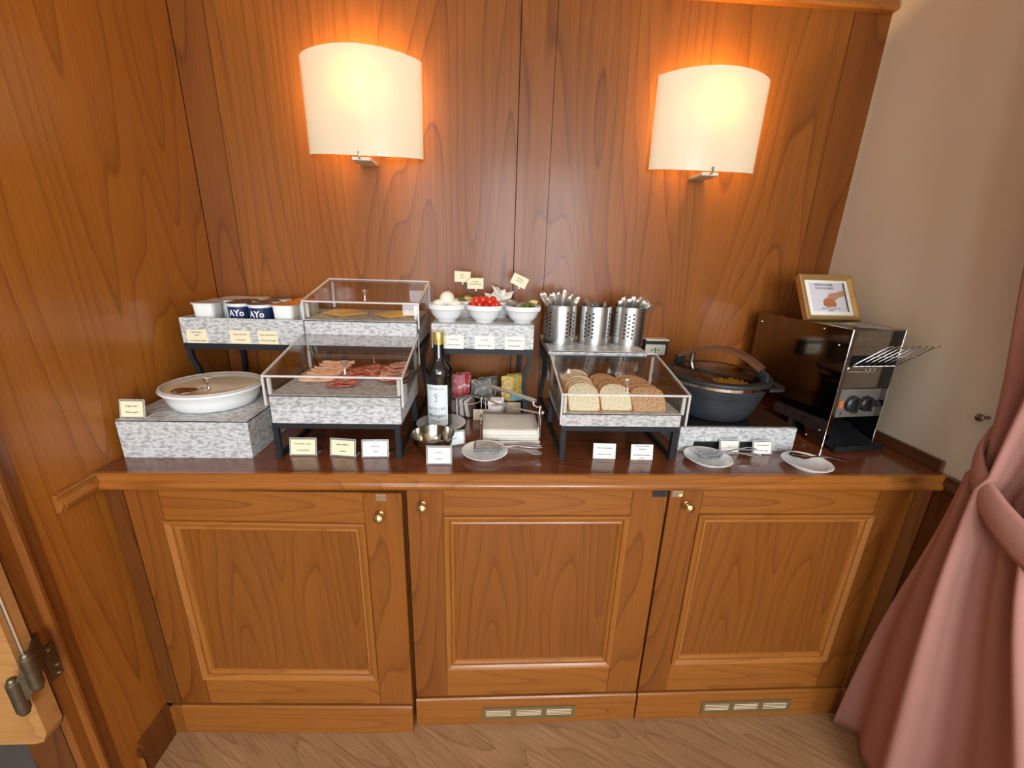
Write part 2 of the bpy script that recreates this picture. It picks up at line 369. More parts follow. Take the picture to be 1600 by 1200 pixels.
# back wall: veneer panels with fine recessed joints on a dark backing
wb = struct(MB().box(-0.10, W+0.12, D+0.012, D+0.10, 0, 2.62).obj('wall_back', 'dark_void', smooth=0))
def panel(name, x0, x1, mat, z0=0.0, z1=2.62):
    return MB().box(x0, x1, D, D+0.012, z0, z1, 0.0012).obj(name, mat, wb)
panel('veneer_strip', 0.0, 0.101, 'veneer_strip')
panel('veneer_panel', 0.1025, 1.0335, 'veneer_a')
panel('veneer_panel', 1.0365, 1.145, 'veneer_b')
panel('veneer_panel', 1.1465, 2.078, 'veneer_b')
panel('veneer_strip', 2.0795, W, 'veneer_strip')
# left wall
wl = struct(MB().box(-0.10, -0.010, -0.215, D+0.012, 0, 2.62).obj('wall_left', 'dark_wood', smooth=0))
MB().box(-0.010, 0, -0.143, D-0.002, 0, 2.62, 0.001).obj('veneer_panel', 'veneer_left', wl)
# right wall
struct(MB().box(W, W+0.12, -3.6, D, 0, 2.62).obj('wall_right', 'wall_beige', smooth=0))
struct(MB().box(-1.7, W+0.12, -3.72, -3.6, 0, 2.62).obj('wall_rear', 'rear_wall', smooth=0))
struct(MB().box(-1.7, -1.6, -3.6, 0.25, 0, 2.62).obj('wall_far', 'rear_wall', smooth=0))
struct(MB().box(-1.7, W+0.12, -3.72, D+0.1, 2.62, 2.70).obj('ceiling', 'ceiling_white', smooth=0))
struct(MB().box(-1.6, -0.10, 0.25, 0.35, 0, 2.62).obj('wall_hall', 'hall_wall', smooth=0))
# top moulding on back wall
mp_ = [(0.600, 2.190), (0.580, 2.190), (0.574, 2.196), (0.574, 2.203), (0.585, 2.210), (0.585, 2.250), (0.560, 2.275), (0.560, 2.30), (0.600, 2.30)]
struct(MB().prism(mp_, 'X', 0.001, W-0.001).obj('trim_1', 'moulding_wood_x', smooth=25))
# door casing on left wall: flat, bead, flat, then the jamb
cs = [(-0.145, 0.0), (-0.145, 0.004), (-0.150, 0.006), (-0.168, 0.006), (-0.171, 0.013), (-0.176, 0.016), (-0.182, 0.016), (-0.187, 0.012), (-0.189, 0.006), (-0.213, 0.006), (-0.215, 0.004), (-0.215, -0.012), (-0.145, -0.012)]
struct(MB().prism([(x, y) for y, x in cs], 'Z', 0, 2.62).obj('trim_2', 'door_stile', smooth=25))
# baseboard on left wall, chipped at the front end
bl = MB()
bl.prism([(0.0005, 0.0), (0.015, 0.0), (0.015, 0.098), (0.011, 0.108), (0.0005, 0.116)], 'Y', -0.088, 0.018)
bl.prism([(0.0005, 0.0), (0.013, 0.0), (0.012, 0.085), (0.006, 0.096), (0.0005, 0.10)], 'Y', -0.097, -0.088)
bl = struct(bl.obj('baseboard_left', 'dark_wood', smooth=25))
MB().box(0.0145, 0.0165, 0.012, 0.0178, 0.0, 0.105).obj('caulk', 'moulding_wood', bl)
MB().box(0.0005, 0.016, -0.099, -0.0972, 0.0, 0.07).obj('caulk', 'moulding_wood', bl)

# swing door, open into the hall
sd = thing('swing_door', 'light wooden swing door with rounded lower corner at the left edge', 'door', (0.012, -0.223, 0.0))
z0, z1 = 0.385, 1.62
poly = [(-0.03, z0), (-0.012, z0+0.006), (0.0, z0+0.03), (0.0, z1), (-0.62, z1), (-0.62, z0-0.0)]
MB().prism(poly, 'Y', -0.035, 0.0).obj('door_leaf', 'oak_door', sd, smooth=25)
hz = pyy(60, 1050, -0.225).z
hg = thing('spring_hinge', 'dark bronze double-acting spring hinge between swing door and jamb', 'hinge', (0.0, -0.215, hz))
m = MB().box(-0.004, 0.004, -0.002, 0.032, -0.045, 0.045)
MB().box(0.0063, 0.0090, 0.001, 0.027, -0.045, 0.045, 0.001).obj('mounting_plate', 'bronze', hg)
for yy, zz in ((0.018, -0.036), (0.019, -0.014), (0.012, 0.034)):
    sc = MB(); sc.lathe([(0.0001, 0), (0.0035, 0), (0.003, 0.002), (0.0001, 0.0025)], 10, M=T(0.0090, yy, zz) @ RY(PI/2)); sc.obj('screw', 'chrome', hg)
ha, hb_ = pyy(50, 1049, -0.270)-hg.location, pyy(29, 1088, -0.284)-hg.location
for bp_ in (ha, hb_):
    MB().lathe([(0.0001, -0.047), (0.007, -0.047), (0.0085, -0.043), (0.0085, -0.038), (0.0110, -0.036), (0.0110, 0.036), (0.0085, 0.038), (0.0085, 0.043), (0.006, 0.047), (0.0001, 0.047)], 20, tuple(bp_)).obj('barrel', 'bronze', hg)
def slab(a, b, w_, z0_, z1_):
    d_ = (b-a); d_.z = 0; n_ = Vector((-d_.y, d_.x, 0)).normalized()*w_
    return MB().hexa([(p_.x+q_.x, p_.y+q_.y, zz+p_.z) for zz in (z0_, z1_) for p_, q_ in ((a, n_), (b, n_), (b, -n_), (a, -n_))])
slab(ha, hb_, 0.0045, -0.033, 0.033).obj('link_plate', 'bronze', hg)
slab(Vector((0.0085, 0.004, ha.z)), ha, 0.003, -0.034, 0.034).obj('link_plate', 'bronze', hg)
MB().tube([(ha.x-0.006, ha.y+0.002, ha.z+0.046), (ha.x-0.006, ha.y+0.002, 0.42)], 0.0035, 8).obj('pivot_rod', 'chrome', hg)

# ================================================================== COUNTER
ct = thing('countertop', 'long reddish-brown polished wooden buffet countertop with moulded front edge', 'countertop', (0, 0, 0))
MB().box(0.002, W-0.002, 0.012, D-0.002, 0.862, H).obj('worktop', 'counter_top', ct, smooth=0)
edge = [(0.012, 0.9000), (0.003, 0.9003), (0.0, 0.8985), (0.0, 0.8955), (0.004, 0.8930), (0.004, 0.8860), (0.0035, 0.8800), (0.000, 0.8770), (-0.0045, 0.8720), (-0.0058, 0.8665), (-0.0045, 0.8610), (0.000, 0.8555), (0.004, 0.8530), (0.008, 0.8510), (0.012, 0.8510)]
MB().prism(edge, 'X', 0.002, W-0.002).obj('edge_moulding', 'counter_edge', ct, smooth=30)
struct(MB().box(W-0.014, W-0.0005, 0.022, D-0.002, H+0.0004, H+0.033, 0.002).obj('trim_5', 'dark_wood_y'))
# rails that carry the edge moulding round on to the side walls
rp = [(x+0.0005, z) for x, z in [(0.0, 0.900), (0.012, 0.8995), (0.014, 0.897), (0.010, 0.892), (0.010, 0.884), (0.016, 0.879), (0.019, 0.8705), (0.016, 0.862), (0.010, 0.853), (0.0, 0.851)]]
rl = MB().prism(rp, 'Y', -0.085, 0.004)
rl.prism([(x*0.9, 0.8755+(z-0.8755)*0.92) for x, z in rp], 'Y', -0.0935, -0.085)
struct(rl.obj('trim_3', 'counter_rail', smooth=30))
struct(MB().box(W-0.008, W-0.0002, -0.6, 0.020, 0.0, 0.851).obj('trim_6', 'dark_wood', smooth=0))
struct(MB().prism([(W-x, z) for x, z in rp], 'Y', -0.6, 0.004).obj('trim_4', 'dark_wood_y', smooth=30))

# cabinets
def frame_ring(mb, x0, x1, z0, z1, prof, horiz=None):
    """mitred moulding: prof = [(inset, y)]; closed section swept round a rectangle. horiz picks top/bottom (True) or sides (False)"""
    n = len(prof)
    cor = lambda i, y: [(x0+i, y, z0+i), (x1-i, y, z0+i), (x1-i, y, z1-i), (x0+i, y, z1-i)]
    rings = [cor(i, y) for i, y in prof]
    for sd_ in range(4):
        if horiz is not None and sd_ != horiz: continue
        a, b = sd_, (sd_+1) % 4
        vs_ = [r[a] for r in rings]+[r[b] for r in rings]
        mb.add(vs_, [(k, (k+1) % n, n+(k+1) % n, n+k) for k in range(n)]+[tuple(range(n))[::-1], tuple(range(n, 2*n))])
    return mb
def cabinet(lab, x0, x1, px0, px1, pz0, pz1, ajar=0, knob=(0, 0), vent=None, latch=None):
    cab = thing('cabinet', lab, 'cabinet', (x0, 0.0, 0.0)); w_ = x1-x0
    y0, y1 = 0.021, 0.043
    m = MB(); m.box(0, 0.018, 0.048, 0.58, 0, 0.85); m.box(w_-0.018, w_, 0.048, 0.58, 0, 0.85); m.box(0.018, w_-0.018, 0.56, 0.58, 0, 0.85); m.box(0.018, w_-0.018, 0.06, 0.56, 0.10, 0.118); m.box(0.018, w_-0.018, 0.05, 0.07, 0.0, 0.10)
    m.obj('carcass', 'dark_wood', cab, smooth=0)
    dr = bpy.data.objects.new('door', None); C.objects.link(dr); dr.parent = cab
    # the door leaf is the parent mesh; its pieces are sub-parts
    C.objects.unlink(dr); bpy.data.objects.remove(dr)
    zb, zt = 0.113, 0.846; a, b, c, d = px0-x0, px1-x0, pz0, pz1
    pn = MB().box(a+0.028, b-0.028, y0+0.006, y1-0.004, c+0.028, d-0.028).obj('door', 'door_panel', cab, smooth=0)
    for (s0, s1) in ((0.0, a), (b, w_)): MB().box(s0+0.0005, s1-0.0002, y0, y1, zb, zt, 0.0012).obj('stile', 'door_stile', pn)
    for (s0, s1) in ((zb, c), (d, zt)): MB().box(a+0.0004, b-0.0004, y0+0.0002, y1, s0, s1, 0.0012).obj('rail', 'door_rail', pn)
    prof = [(0.0, y1-0.006), (0.0, y0-0.006), (0.0035, y0-0.0095), (0.008, y0-0.0075), (0.015, y0-0.0025), (0.0165, y0+0.002), (0.019, y0-0.0015), (0.0235, y0-0.003), (0.027, y0+0.0005), (0.030, y0+0.006), (0.031, y1-0.006)]
    for k in range(4): frame_ring(MB(), a, b, c, d, prof, k).obj('moulding', 'moulding_wood_x' if k % 2 == 0 else 'moulding_wood', pn, smooth=28)
    kn = MB().lathe([(0.0001, 0), (0.0085, 0), (0.0085, 0.004), (0.006, 0.006), (0.0055, 0.010), (0.008, 0.013), (0.0115, 0.017), (0.0130, 0.022), (0.0118, 0.028), (0.007, 0.032), (0.0001, 0.0335)], 20, M=T(knob[0]-x0, y0, knob[1]) @ RX(PI/2))
    kn.obj('knob', 'brass', pn)
    if latch:
        lx, lw, lm = latch
        MB().box(lx-x0, lx-x0+lw, y0-0.0015, y0, zt-0.022, zt-0.003, 0.0005).obj('latch_plate', lm, pn)
    # plinth fixed to the door
    pp = [(0.013, 0.0), (0.013, 0.096), (0.0145, 0.104), (0.018, 0.108), (y1, 0.108), (y1, 0.0)]
    pl = MB().prism(pp, 'X', 0.0, w_).obj('plinth', 'door_rail', cab, smooth=28)
    if vent:
        v0, v1 = vent[0]-x0, vent[1]-x0; gz0, gz1 = 0.020, 0.072
        g = MB(); g.box(v0, v1, 0.0095, 0.013, gz0, gz0+0.010); g.box(v0, v1, 0.0095, 0.013, gz1-0.009, gz1); n = 3; gp = 0.017
        cw = (v1-v0-gp*4+0.010)/3; xx = v0
        cells = []
        for k in range(4):
            e = gp if 0 < k < 3 else gp-0.005
            g.box(xx, xx+e, 0.0095, 0.013, gz0+0.010, gz1-0.009); xx += e
            if k < 3: cells.append((xx, xx+cw)); xx += cw
        vg = g.obj('vent_grille', 'vent_metal', cab, smooth=0)
        for c0, c1 in cells:
            for q_ in range(5):
                zc = gz0+0.0125+q_*0.0066
                MB().hexa([(c0, 0.0120, zc), (c1, 0.0120, zc), (c1, 0.0128, zc+0.0005), (c0, 0.0128, zc+0.0005), (c0, 0.0098, zc+0.0048), (c1, 0.0098, zc+0.0048), (c1, 0.0106, zc+0.0052), (c0, 0.0106, zc+0.0052)]).obj('louvre', 'vent_light', vg, smooth=0)
    if ajar:
        for ch in cab.children:
            if ch.name.split('.')[0] in ('door', 'plinth'):
                ch.matrix_local = T(0, y1, 0) @ RZ(-ajar) @ T(0, -y1, 0)
    return cab
cabinet('left cabinet under the counter, its panelled wooden door slightly ajar, no vent', 0.046, 0.737, 0.131, 0.640, 0.215, 0.757, ajar=0.031, knob=(0.683, 0.787), latch=(0.672, 0.026, 'knob_chrome'))
cabinet('middle cabinet under the counter, panelled door with brass knob at upper left and vent below', 0.744, 1.438, 0.839, 1.342, 0.226, 0.766, knob=(0.787, 0.803), vent=(0.948, 1.244), latch=(1.395, 0.043, 'black_edge'))
cabinet('right cabinet under the counter, panelled door half shaded beside the pink curtain', 1.444, 2.138, 1.534, 2.038, 0.228, 0.770, knob=(1.492, 0.804), vent=(1.658, 1.958), latch=(1.449, 0.03, 'knob_chrome'))
fl = thing('filler_panel', 'narrow wooden filler strip between left wall and left cabinet', 'panel', (0.002, 0, 0))
MB().box(0, 0.042, 0.021, 0.05, 0.113, 0.850, 0.001).obj('filler', 'dark_wood', fl)
MB().prism([(0.013, 0.0), (0.013, 0.096), (0.018, 0.108), (0.05, 0.112), (0.05, 0.0)], 'X', 0.014, 0.042).obj('plinth', 'door_stile', fl, smooth=25)
fl = thing('filler_panel', 'dark wooden filler panel between right cabinet and beige wall', 'panel', (2.140, 0, 0))
MB().box(0, 0.058, 0.023, 0.05, 0.113, 0.850, 0.001).obj('filler', 'dark_wood', fl)
MB().prism([(0.013, 0.0), (0.013, 0.096), (0.018, 0.108), (0.05, 0.112), (0.05, 0.0)], 'X', 0.0, 0.058).obj('plinth', 'dark_wood', fl, smooth=25)

# ================================================================== WALL LAMPS
def wall_lamp(label, cx, wd=0.36):
    t = thing('wall_lamp', label, 'lamp', (cx, D, 1.715), 0, 'wall lamps')
    hw = wd/2; sag = 0.075
    def yb(s): return -0.028 - sag*(1-s*s)**0.75 if abs(s) < 1 else -0.028
    mb = MB(); n = 28; vs_ = []; top = []
    for i in range(n+1):
        s = -1+2*i/n; b = (1-s*s); k = 1 + 0.012*0
        for dy in (0.0, 0.004):
            vs_ += [(s*hw*0.985, yb(s)+dy, 0.0-0.010*b), (s*hw*1.0, yb(s)+dy, 0.265+0.010*b)]
    fs = []
    for i in range(n):
        a = i*4; c = a+4
        fs += [(a, c, c+1, a+1), (a+2, a+3, c+3, c+2), (a, a+2, c+2, c), (a+1, c+1, c+3, a+3)]
    fs += [(0, 1, 3, 2), (n*4, n*4+2, n*4+3, n*4+1)]
    mb.add(vs_, fs); mb.obj('lamp_shade', 'opal_glass', t, smooth=50)
    MB().box(-0.028, 0.028, -0.095, -0.001, -0.022, -0.013, 0.001).obj('bracket', 'ivory', t)
    MB().box(-0.05, 0.05, -0.014, -0.0005, 0.02, 0.20, 0.003).obj('back_plate', 'ivory', t)
    MB().box(-0.006, 0.002, -0.112, -0.1045, -0.014, 0.001, 0.001).obj('clip', 'knob_chrome', t)
    MB().tube([(-0.002, -0.095, -0.0175), (-0.002, -0.108, -0.0175), (-0.002, -0.108, -0.012)], 0.003, 8).obj('clip_arm', 'knob_chrome', t)
    l = bpy.data.lights.new('bulb', 'POINT'); l.energy = 6.6; l.color = (1.0, 0.63, 0.24); l.shadow_soft_size = 0.03
    lo = bpy.data.objects.new('bulb', l); C.objects.link(lo); lo.parent = t; lo.location = (0.0, -0.052, 0.185)
    return t
wall_lamp('left one of two curved opal glass wall lamps, above the acrylic cases', 0.5535, 0.362)
wall_lamp('right one of two curved opal glass wall lamps, nearer the beige wall', 1.6500, 0.362)

# ================================================================== BUFFET FURNITURE
def stone_box(label, x, y, z, w_, d, h, name='display_box', hollow=False, seam=None, rim='black_edge'):
    t = thing(name, label, 'box', (x, y, z), 0)
    m = MB(); th = 0.010
    if hollow:
        m.box(0, w_, 0, th, 0, h, 0.0008); m.box(0, w_, d-th, d, 0, h, 0.0008); m.box(0, th, th, d-th, 0, h); m.box(w_-th, w_, th, d-th, 0, h); m.box(th, w_-th, th, d-th, 0, 0.020)
        m.obj('body', 'stone_laminate', t)
    else:
        if seam: m.box(0, w_, 0, d, 0, seam-0.001, 0.0008); m.box(0.0005, w_-0.0005, 0.0005, d, seam-0.001, seam); m.box(0, w_, 0, d, seam, h-0.004, 0.0008)
        else: m.box(0, w_, 0, d, 0, h-0.004, 0.0008)
        m.obj('body', 'stone_laminate', t)
        MB().box(0.0003, w_-0.0003, 0.0003, d-0.0003, h-0.004, h-0.0012).obj('edge_line', rim, t, smooth=0)
        MB().box(0.0006, w_-0.0006, 0.0008, d-0.0006, h-0.0012, h).obj('top_board', 'stone_laminate', t, smooth=0)
    return t
def low_riser(label, x, y, w_, d=0.262, h=0.10):
    t = thing('riser_stand', label, 'stand', (x, y, H)); b = 0.014
    m = MB(); m.box(0, w_, 0, b, h-0.014, h, .001); m.box(0, w_, d-b, d, h-0.014, h, .001); m.box(0, b, b, d-b, h-0.014, h); m.box(w_-b, w_, b, d-b, h-0.014, h)
    m.obj('top_frame', 'black_metal', t)
    for s in (0, w_-b):
        for yy in (0, d-b): MB().box(s, s+b, yy, yy+b, 0, h-0.014, .001).obj('leg', 'black_metal', t)
        MB().box(s+0.002, s+b-0.002, b, d-b, 0.0, 0.010).obj('side_rail', 'black_metal', t)
    return t
def tall_riser(label, x, y, w_, d=0.262, h=0.25):
    t = thing('riser_stand', label, 'stand', (x, y, H)); b = 0.014
    m = MB(); m.box(0, w_, 0, b, h-0.018, h, .001); m.box(0, w_, d-b, d, h-0.018, h, .001); m.box(0, b, b, d-b, h-0.018, h); m.box(w_-b, w_, b, d-b, h-0.018, h)
    m.obj('top_frame', 'black_metal', t)
    for s, dx in ((0.004, 1), (w_-0.004, -1)):
        for yy, dy in ((0.012, 1), (d-0.012, -1)):
            MB().tube([(s+dx*0.004, yy, h-0.018), (s+dx*0.006, yy, h-0.05), (s+dx*0.020, yy, h-0.085), (s+dx*0.020, yy, h-0.13), (s+dx*0.010, yy, 0.03), (s+dx*0.010, yy, 0.0)], 0.0095, 4).obj('leg', 'black_metal', t, smooth=20)
        MB().tube([(s+dx*0.010, 0.012, 0.006), (s+dx*0.010, d-0.012, 0.006)], 0.006, 4).obj('side_rail', 'black_metal', t, smooth=20)
    return t
def cover(label, x, y, z, w_, d, hf, hb, knob_x):
    """clear acrylic lid: low front, higher back, sloping top; local origin at front left bottom"""
    t = thing('acrylic_cover', label, 'cover', (x, y, z)); th = 0.004
    zl = lambda yy: hf+(hb-hf)*yy/d
    MB().box(0, w_, 0, th, 0, hf-0.001).obj('front_panel', 'acrylic', t, smooth=0)
    MB().box(0, w_, d-th, d, 0.040, hb-0.001).obj('back_panel', 'acrylic', t, smooth=0)
    for s in (0, w_-th):
        MB().prism([(th, 0), (d-th, 0.030), (d-th, zl(d-th)-0.001), (th, zl(th)-0.001)], 'X', s, s+th).obj('side_panel', 'acrylic', t, smooth=0)
    MB().hexa([(0, 0, hf), (w_, 0, hf), (w_, d, hb), (0, d, hb), (0, 0, hf+th), (w_, 0, hf+th), (w_, d, hb+th), (0, d, hb+th)]).obj('lid', 'acrylic', t, smooth=0)
    e = MB(); r = 0.0026
    A = [(0, 0, hf+r), (w_, 0, hf+r), (w_, d, hb+r), (0, d, hb+r)]
    for i in range(4): e.tube([A[i], A[(i+1) % 4]], r*1.25, 4)
    e.tube([(0.001, 0.0, 0.0), (0.001, 0.0, hf)], r*1.25, 4); e.tube([(w_-0.001, 0.0, 0.0), (w_-0.001, 0.0, hf)], r*1.25, 4)
    e.tube([(0.001, d, 0.042), (0.001, d, hb)], r, 4); e.tube([(w_-0.001, d, 0.042), (w_-0.001, d, hb)], r, 4)
    e.obj('edge_band', 'acrylic_edge', t, smooth=20)
    for s in (0.007, w_-0.015): # corner blocks
        MB().box(s, s+0.008, 0.005, 0.013, 0.028, hf-0.004, 0.001).obj('corner_block', 'acrylic_edge', t)
        MB().box(s, s+0.008, d-0.013, d-0.005, 0.030, hb-0.006, 0.001).obj('corner_block', 'acrylic_edge', t)
    kz = zl(0.016)+th
    kb = MB().lathe([(0.0001, 0), (0.006, 0), (0.0055, 0.002), (0.003, 0.006), (0.0028, 0.017), (0.0045, 0.023), (0.0085, 0.028), (0.009, 0.031), (0.0075, 0.0325), (0.0001, 0.033)], 18, (knob_x, 0.016, kz))
    kb.obj('knob', 'knob_chrome', t)
    return t
# platform 1 with the yogurt dish
stone_box('thick grey stone-effect platform at the left end, carrying the white yogurt dish', 0.014, 0.083, H, 0.323, 0.262, 0.105)
# front left: cold cuts
low_riser('low black metal stand under the cold cuts box', 0.397, 0.083, 0.326)
stone_box('grey stone-effect box with cold cuts on top, front left case', 0.400, 0.084, 1.0, 0.327, 0.260, 0.077, seam=0.050)
cover('sloped clear acrylic cover over the cold cuts', 0.392, 0.080, 1.050, 0.343, 0.268, 0.075, 0.135, 0.198)
# back left: cheese
tall_riser('tall black metal stand behind the cold cuts, under the cheese box', 0.398, 0.335, 0.335)
stone_box('grey stone-effect box carrying cheese slices, behind and above the cold cuts', 0.400, 0.336, 1.15, 0.331, 0.258, 0.078, seam=0.033)
cover('upper clear acrylic cover, over the cheese slices', 0.392, 0.3525, 1.204, 0.345, 0.243, 0.074, 0.124, 0.182)
# yogurt cups
tall_riser('tall black metal stand at the far left under the yogurt cup tray', 0.040, 0.335, 0.350)
stone_box('grey stone-effect open tray holding the yogurt cups, far left', 0.040, 0.336, 1.15, 0.356, 0.255, 0.076, 'display_tray', hollow=True)
# bowls
tall_riser('tall black metal stand in the middle under the bowls of eggs and tomatoes', 0.776, 0.335, 0.314)
stone_box('grey stone-effect box carrying the white bowls, behind the bottle', 0.776, 0.336, 1.15, 0.314, 0.262, 0.075, rim='stone_laminate')
# cutlery
tall_riser('tall black metal stand behind the bread case, under the steel cutlery canisters', 1.140, 0.335, 0.314, h=0.235)
stone_box('thin grey shelf board under the three perforated steel canisters', 1.139, 0.335, 1.135, 0.316, 0.262, 0.014, 'shelf_board')
# bread
low_riser('low black metal stand under the bread case', 1.149, 0.083, 0.321)
stone_box('low grey stone-effect box under the sliced bread', 1.149, 0.084, 1.0, 0.323, 0.258, 0.037, rim='dark_void')
cover('sloped clear acrylic cover over the sliced bread', 1.144, 0.080, 1.006, 0.342, 0.266, 0.082, 0.134, 0.176)

# ---- sign cards
def card(lines, x, y, z, label, w_=0.063, h=0.041, rz=0, lean=0.20, paper='paper_cream', holder=True, ts=0.0064, group=None, extra=None, roll=0):
    t = thing('sign_card', label, 'sign', (x, y, z), (0, 0, rz), group)
    M = RX(-lean) @ RY(roll)
    z0 = 0.004 if holder else 0
    MB().box(-w_/2, w_/2, 0, 0.0006, z0, z0+h, M=M).obj('card', paper, t, smooth=0)
    if holder:
        m = MB(); m.box(-w_/2-0.003, w_/2+0.003, 0.0008, 0.0026, 0, h+0.008, M=M)
        m.box(-w_/2-0.003, w_/2+0.003, 0.0008, 0.030, 0, 0.002)
        m.obj('clear_holder', 'film', t, smooth=0)
        e = MB()
        for s in (-w_/2-0.003, w_/2+0.003):
            e.tube([M @ Vector((s, 0.0016, 0.0)), M @ Vector((s, 0.0016, h+0.008))], 0.0011, 4)
        e.tube([M @ Vector((-w_/2-0.003, 0.0016, h+0.008)), M @ Vector((w_/2+0.003, 0.0016, h+0.008))], 0.0011, 4)
        e.tube([(w_/2+0.003, 0.0016, 0.001), (w_/2+0.003, 0.030, 0.001)], 0.0011, 4)
        e.obj('holder_edge', 'acrylic_edge', t, smooth=20)
    if lines: lettering(lines, ts, M @ T(0, -0.0004, z0+h/2), t, gap=1.45, wmax=w_*0.86, bold=0.00012)
    if extra: extra(t, M, z0)
    return t
p = pz(213, 651, 1.005); card(['Yogurt intero', '', 'Whole yogurt'], p.x, 0.094, 1.005, 'cream card reading Yogurt intero, Whole yogurt, on the left platform', 0.054, 0.040, ts=0.0055)
for i, (xx, ln, lb) in enumerate([(0.084, ['Yogurt bianco', 'magro', '', 'Low fat plain yogurt'], 'cream card Low fat plain yogurt, leftmost of three on the yogurt tray front'), (0.208, ['Yogurt alla frutta', '', 'Fruit yogurt'], 'cream card Fruit yogurt, middle of three on the yogurt tray front'), (0.289, ['Yogurt senza lattosio', '', 'Lactose free yogurt'], 'cream card Lactose free yogurt, rightmost on the yogurt tray front')]):
    card(ln, xx, 0.3345, 1.151, lb, 0.058, 0.040, lean=0, holder=False, ts=0.0058)
card([], 0.563, 0.354, 1.172, 'pale card wedged between the cold cuts cover and the cheese box', 0.054, 0.034, lean=0.0, holder=False).location = (0.563, 0.3495, 1.1725)
card(['Prosciutto cotto', '', 'Cooked ham'], pz(475, 711, H).x, 0.098, H, 'cream card Prosciutto cotto, Cooked ham, leftmost below the cold cuts', ts=0.0062)
card(['Salame Milano', '', 'Salami'], pz(536, 713, H).x, 0.094, H, 'cream card Salame Milano, Salami, middle one below the cold cuts, slightly turned', rz=-0.12, ts=0.0062)
def watermark(t, M, z0):
    MB().box(-0.002, 0.024, -0.0002, 0.0, z0+0.004, z0+0.036, M=M).obj('tint', 'label_white', t, smooth=0)
card(['Capocollo', '', 'Coppa'], pz(586, 716, H).x, 0.090, H, 'washed-out white card, rightmost of the three below the cold cuts', paper='paper_white', extra=watermark, rz=0.04, ts=0.005)
card(['Limone', '', 'Lemon'], pz(686, 727, H).x, 0.052, H, 'white card Limone, Lemon, in front of the small steel bowl', 0.059, 0.043, paper='paper_white', lean=0.12, ts=0.006)
p = pz(719, 694, H)
def blueprint(t, M, z0):
    MB().prism([(-0.022, z0+0.004), (-0.006, z0+0.004), (-0.014, z0+0.026)], 'Y', -0.0004, 0.0, M=M).obj('blue_triangle', 'teal_print', t, smooth=0)
card(['Aceto'], 0.858, 0.165, H, 'white card with a blue triangle, tilted beside the steel bowl', 0.055, 0.036, rz=0.28, lean=0.25, paper='label_white', ts=0.005, extra=blueprint)
for xx, ln, lb in [(0.844, ['Pomodorini', '', 'Cherry tomatoes'], 'white card Pomodorini, Cherry tomatoes, beside the bottle neck'), (0.938, ['Uova sode', '', 'Hard-boiled eggs'], 'white card Uova sode, Hard-boiled eggs, middle on the bowl box front'), (1.031, ['Cetriolini sottaceto', '', 'Pickled gherkins'], 'white card Cetriolini sottaceto, Pickled gherkins, right on the bowl box front')]:
    card(ln, xx, 0.3345, 1.149, lb, 0.060, 0.041, lean=0, holder=False, paper='paper_white', ts=0.0058)
card(['Pane in cassetta', '', 'Sandwich bread'], pz(944, 717, H).x, 0.092, H, 'white card Pane in cassetta, left of the two under the bread stand', 0.062, 0.043, rz=-0.06, paper='paper_white', holder=False, ts=0.0062)
card(['Pane in cassetta', 'integrale', '', 'Wholemeal sandwich', 'bread'], pz(1003, 719, H).x, 0.087, H, 'white card Pane in cassetta integrale, right of the two under the bread stand', 0.062, 0.043, paper='paper_white', holder=False, ts=0.0058)
card(['Bacon'], pz(1134, 706, H).x, 0.122, H, 'faded white card on the left before the hob box', 0.052, 0.036, paper='paper_white', lean=0.2, ts=0.004)
card(['Uova strapazzate', '', 'Scrambled eggs'], pz(1189, 710, H).x, 0.120, H, 'white card Uova strapazzate, Scrambled eggs, on the right before the hob box', 0.052, 0.034, paper='paper_white', lean=0.2, ts=0.0055)
card(['T\u00e8', '', 'Tea'], pz(752, 660, H).x, 0.365, H, 'tan card in front of the tea sachet holder', 0.056, 0.036, paper='paper_tan', holder=False, ts=0.006)
card(['Camomilla'], 1.035, 0.425, H, 'tan card standing below the yellow sachets', 0.062, 0.040, paper='paper_tan', holder=False, ts=0.006)
card(['Zucchero'], 0.850, 0.432, H, 'tan card standing below the red sachets, beside the bottle', 0.050, 0.042, paper='paper_tan', holder=False, ts=0.006)

# ---- yogurt dish
dish_c = (0.178, 0.222, 1.005)
t = thing('serving_dish', 'round white ceramic dish of plain yogurt on the left platform', 'dish', dish_c, 0)
MB().lathe([(0.0001, 0.002), (0.096, 0.0), (0.104, 0.004), (0.113, 0.024), (0.120, 0.043), (0.1255, 0.047), (0.1275, 0.051), (0.1260, 0.054), (0.118, 0.0535), (0.113, 0.042), (0.100, 0.010), (0.0001, 0.008)], 56, sx=1.0, sy=0.94).obj('bowl_body', 'ceramic', t, smooth=60)
MB().lathe([(0.0001, 0.044), (0.06, 0.045), (0.1125, 0.046), (0.108, 0.040), (0.092, 0.012), (0.0001, 0.010)], 40, sy=0.94).obj('yogurt', 'yogurt', t, smooth=60)
t = thing('dish_lid', 'clear lid with chrome knob resting on the yogurt dish', 'lid', (dish_c[0], dish_c[1], dish_c[2]+0.0548))
MB().lathe([(0.0001, 0.010), (0.05, 0.008), (0.095, 0.003), (0.121, 0.0), (0.123, 0.001), (0.121, 0.003), (0.095, 0.006), (0.05, 0.011), (0.0001, 0.013)], 48, sy=0.94).obj('clear_disc', 'lid_glass', t, smooth=60)
MB().lathe([(0.1195, 0.0), (0.124, 0.0005), (0.124, 0.003), (0.1195, 0.004)], 48, sy=0.94, closed=True).obj('rim_band', 'acrylic_edge', t, smooth=60)
kx = (0.205-dish_c[0], 0.165-dish_c[1])
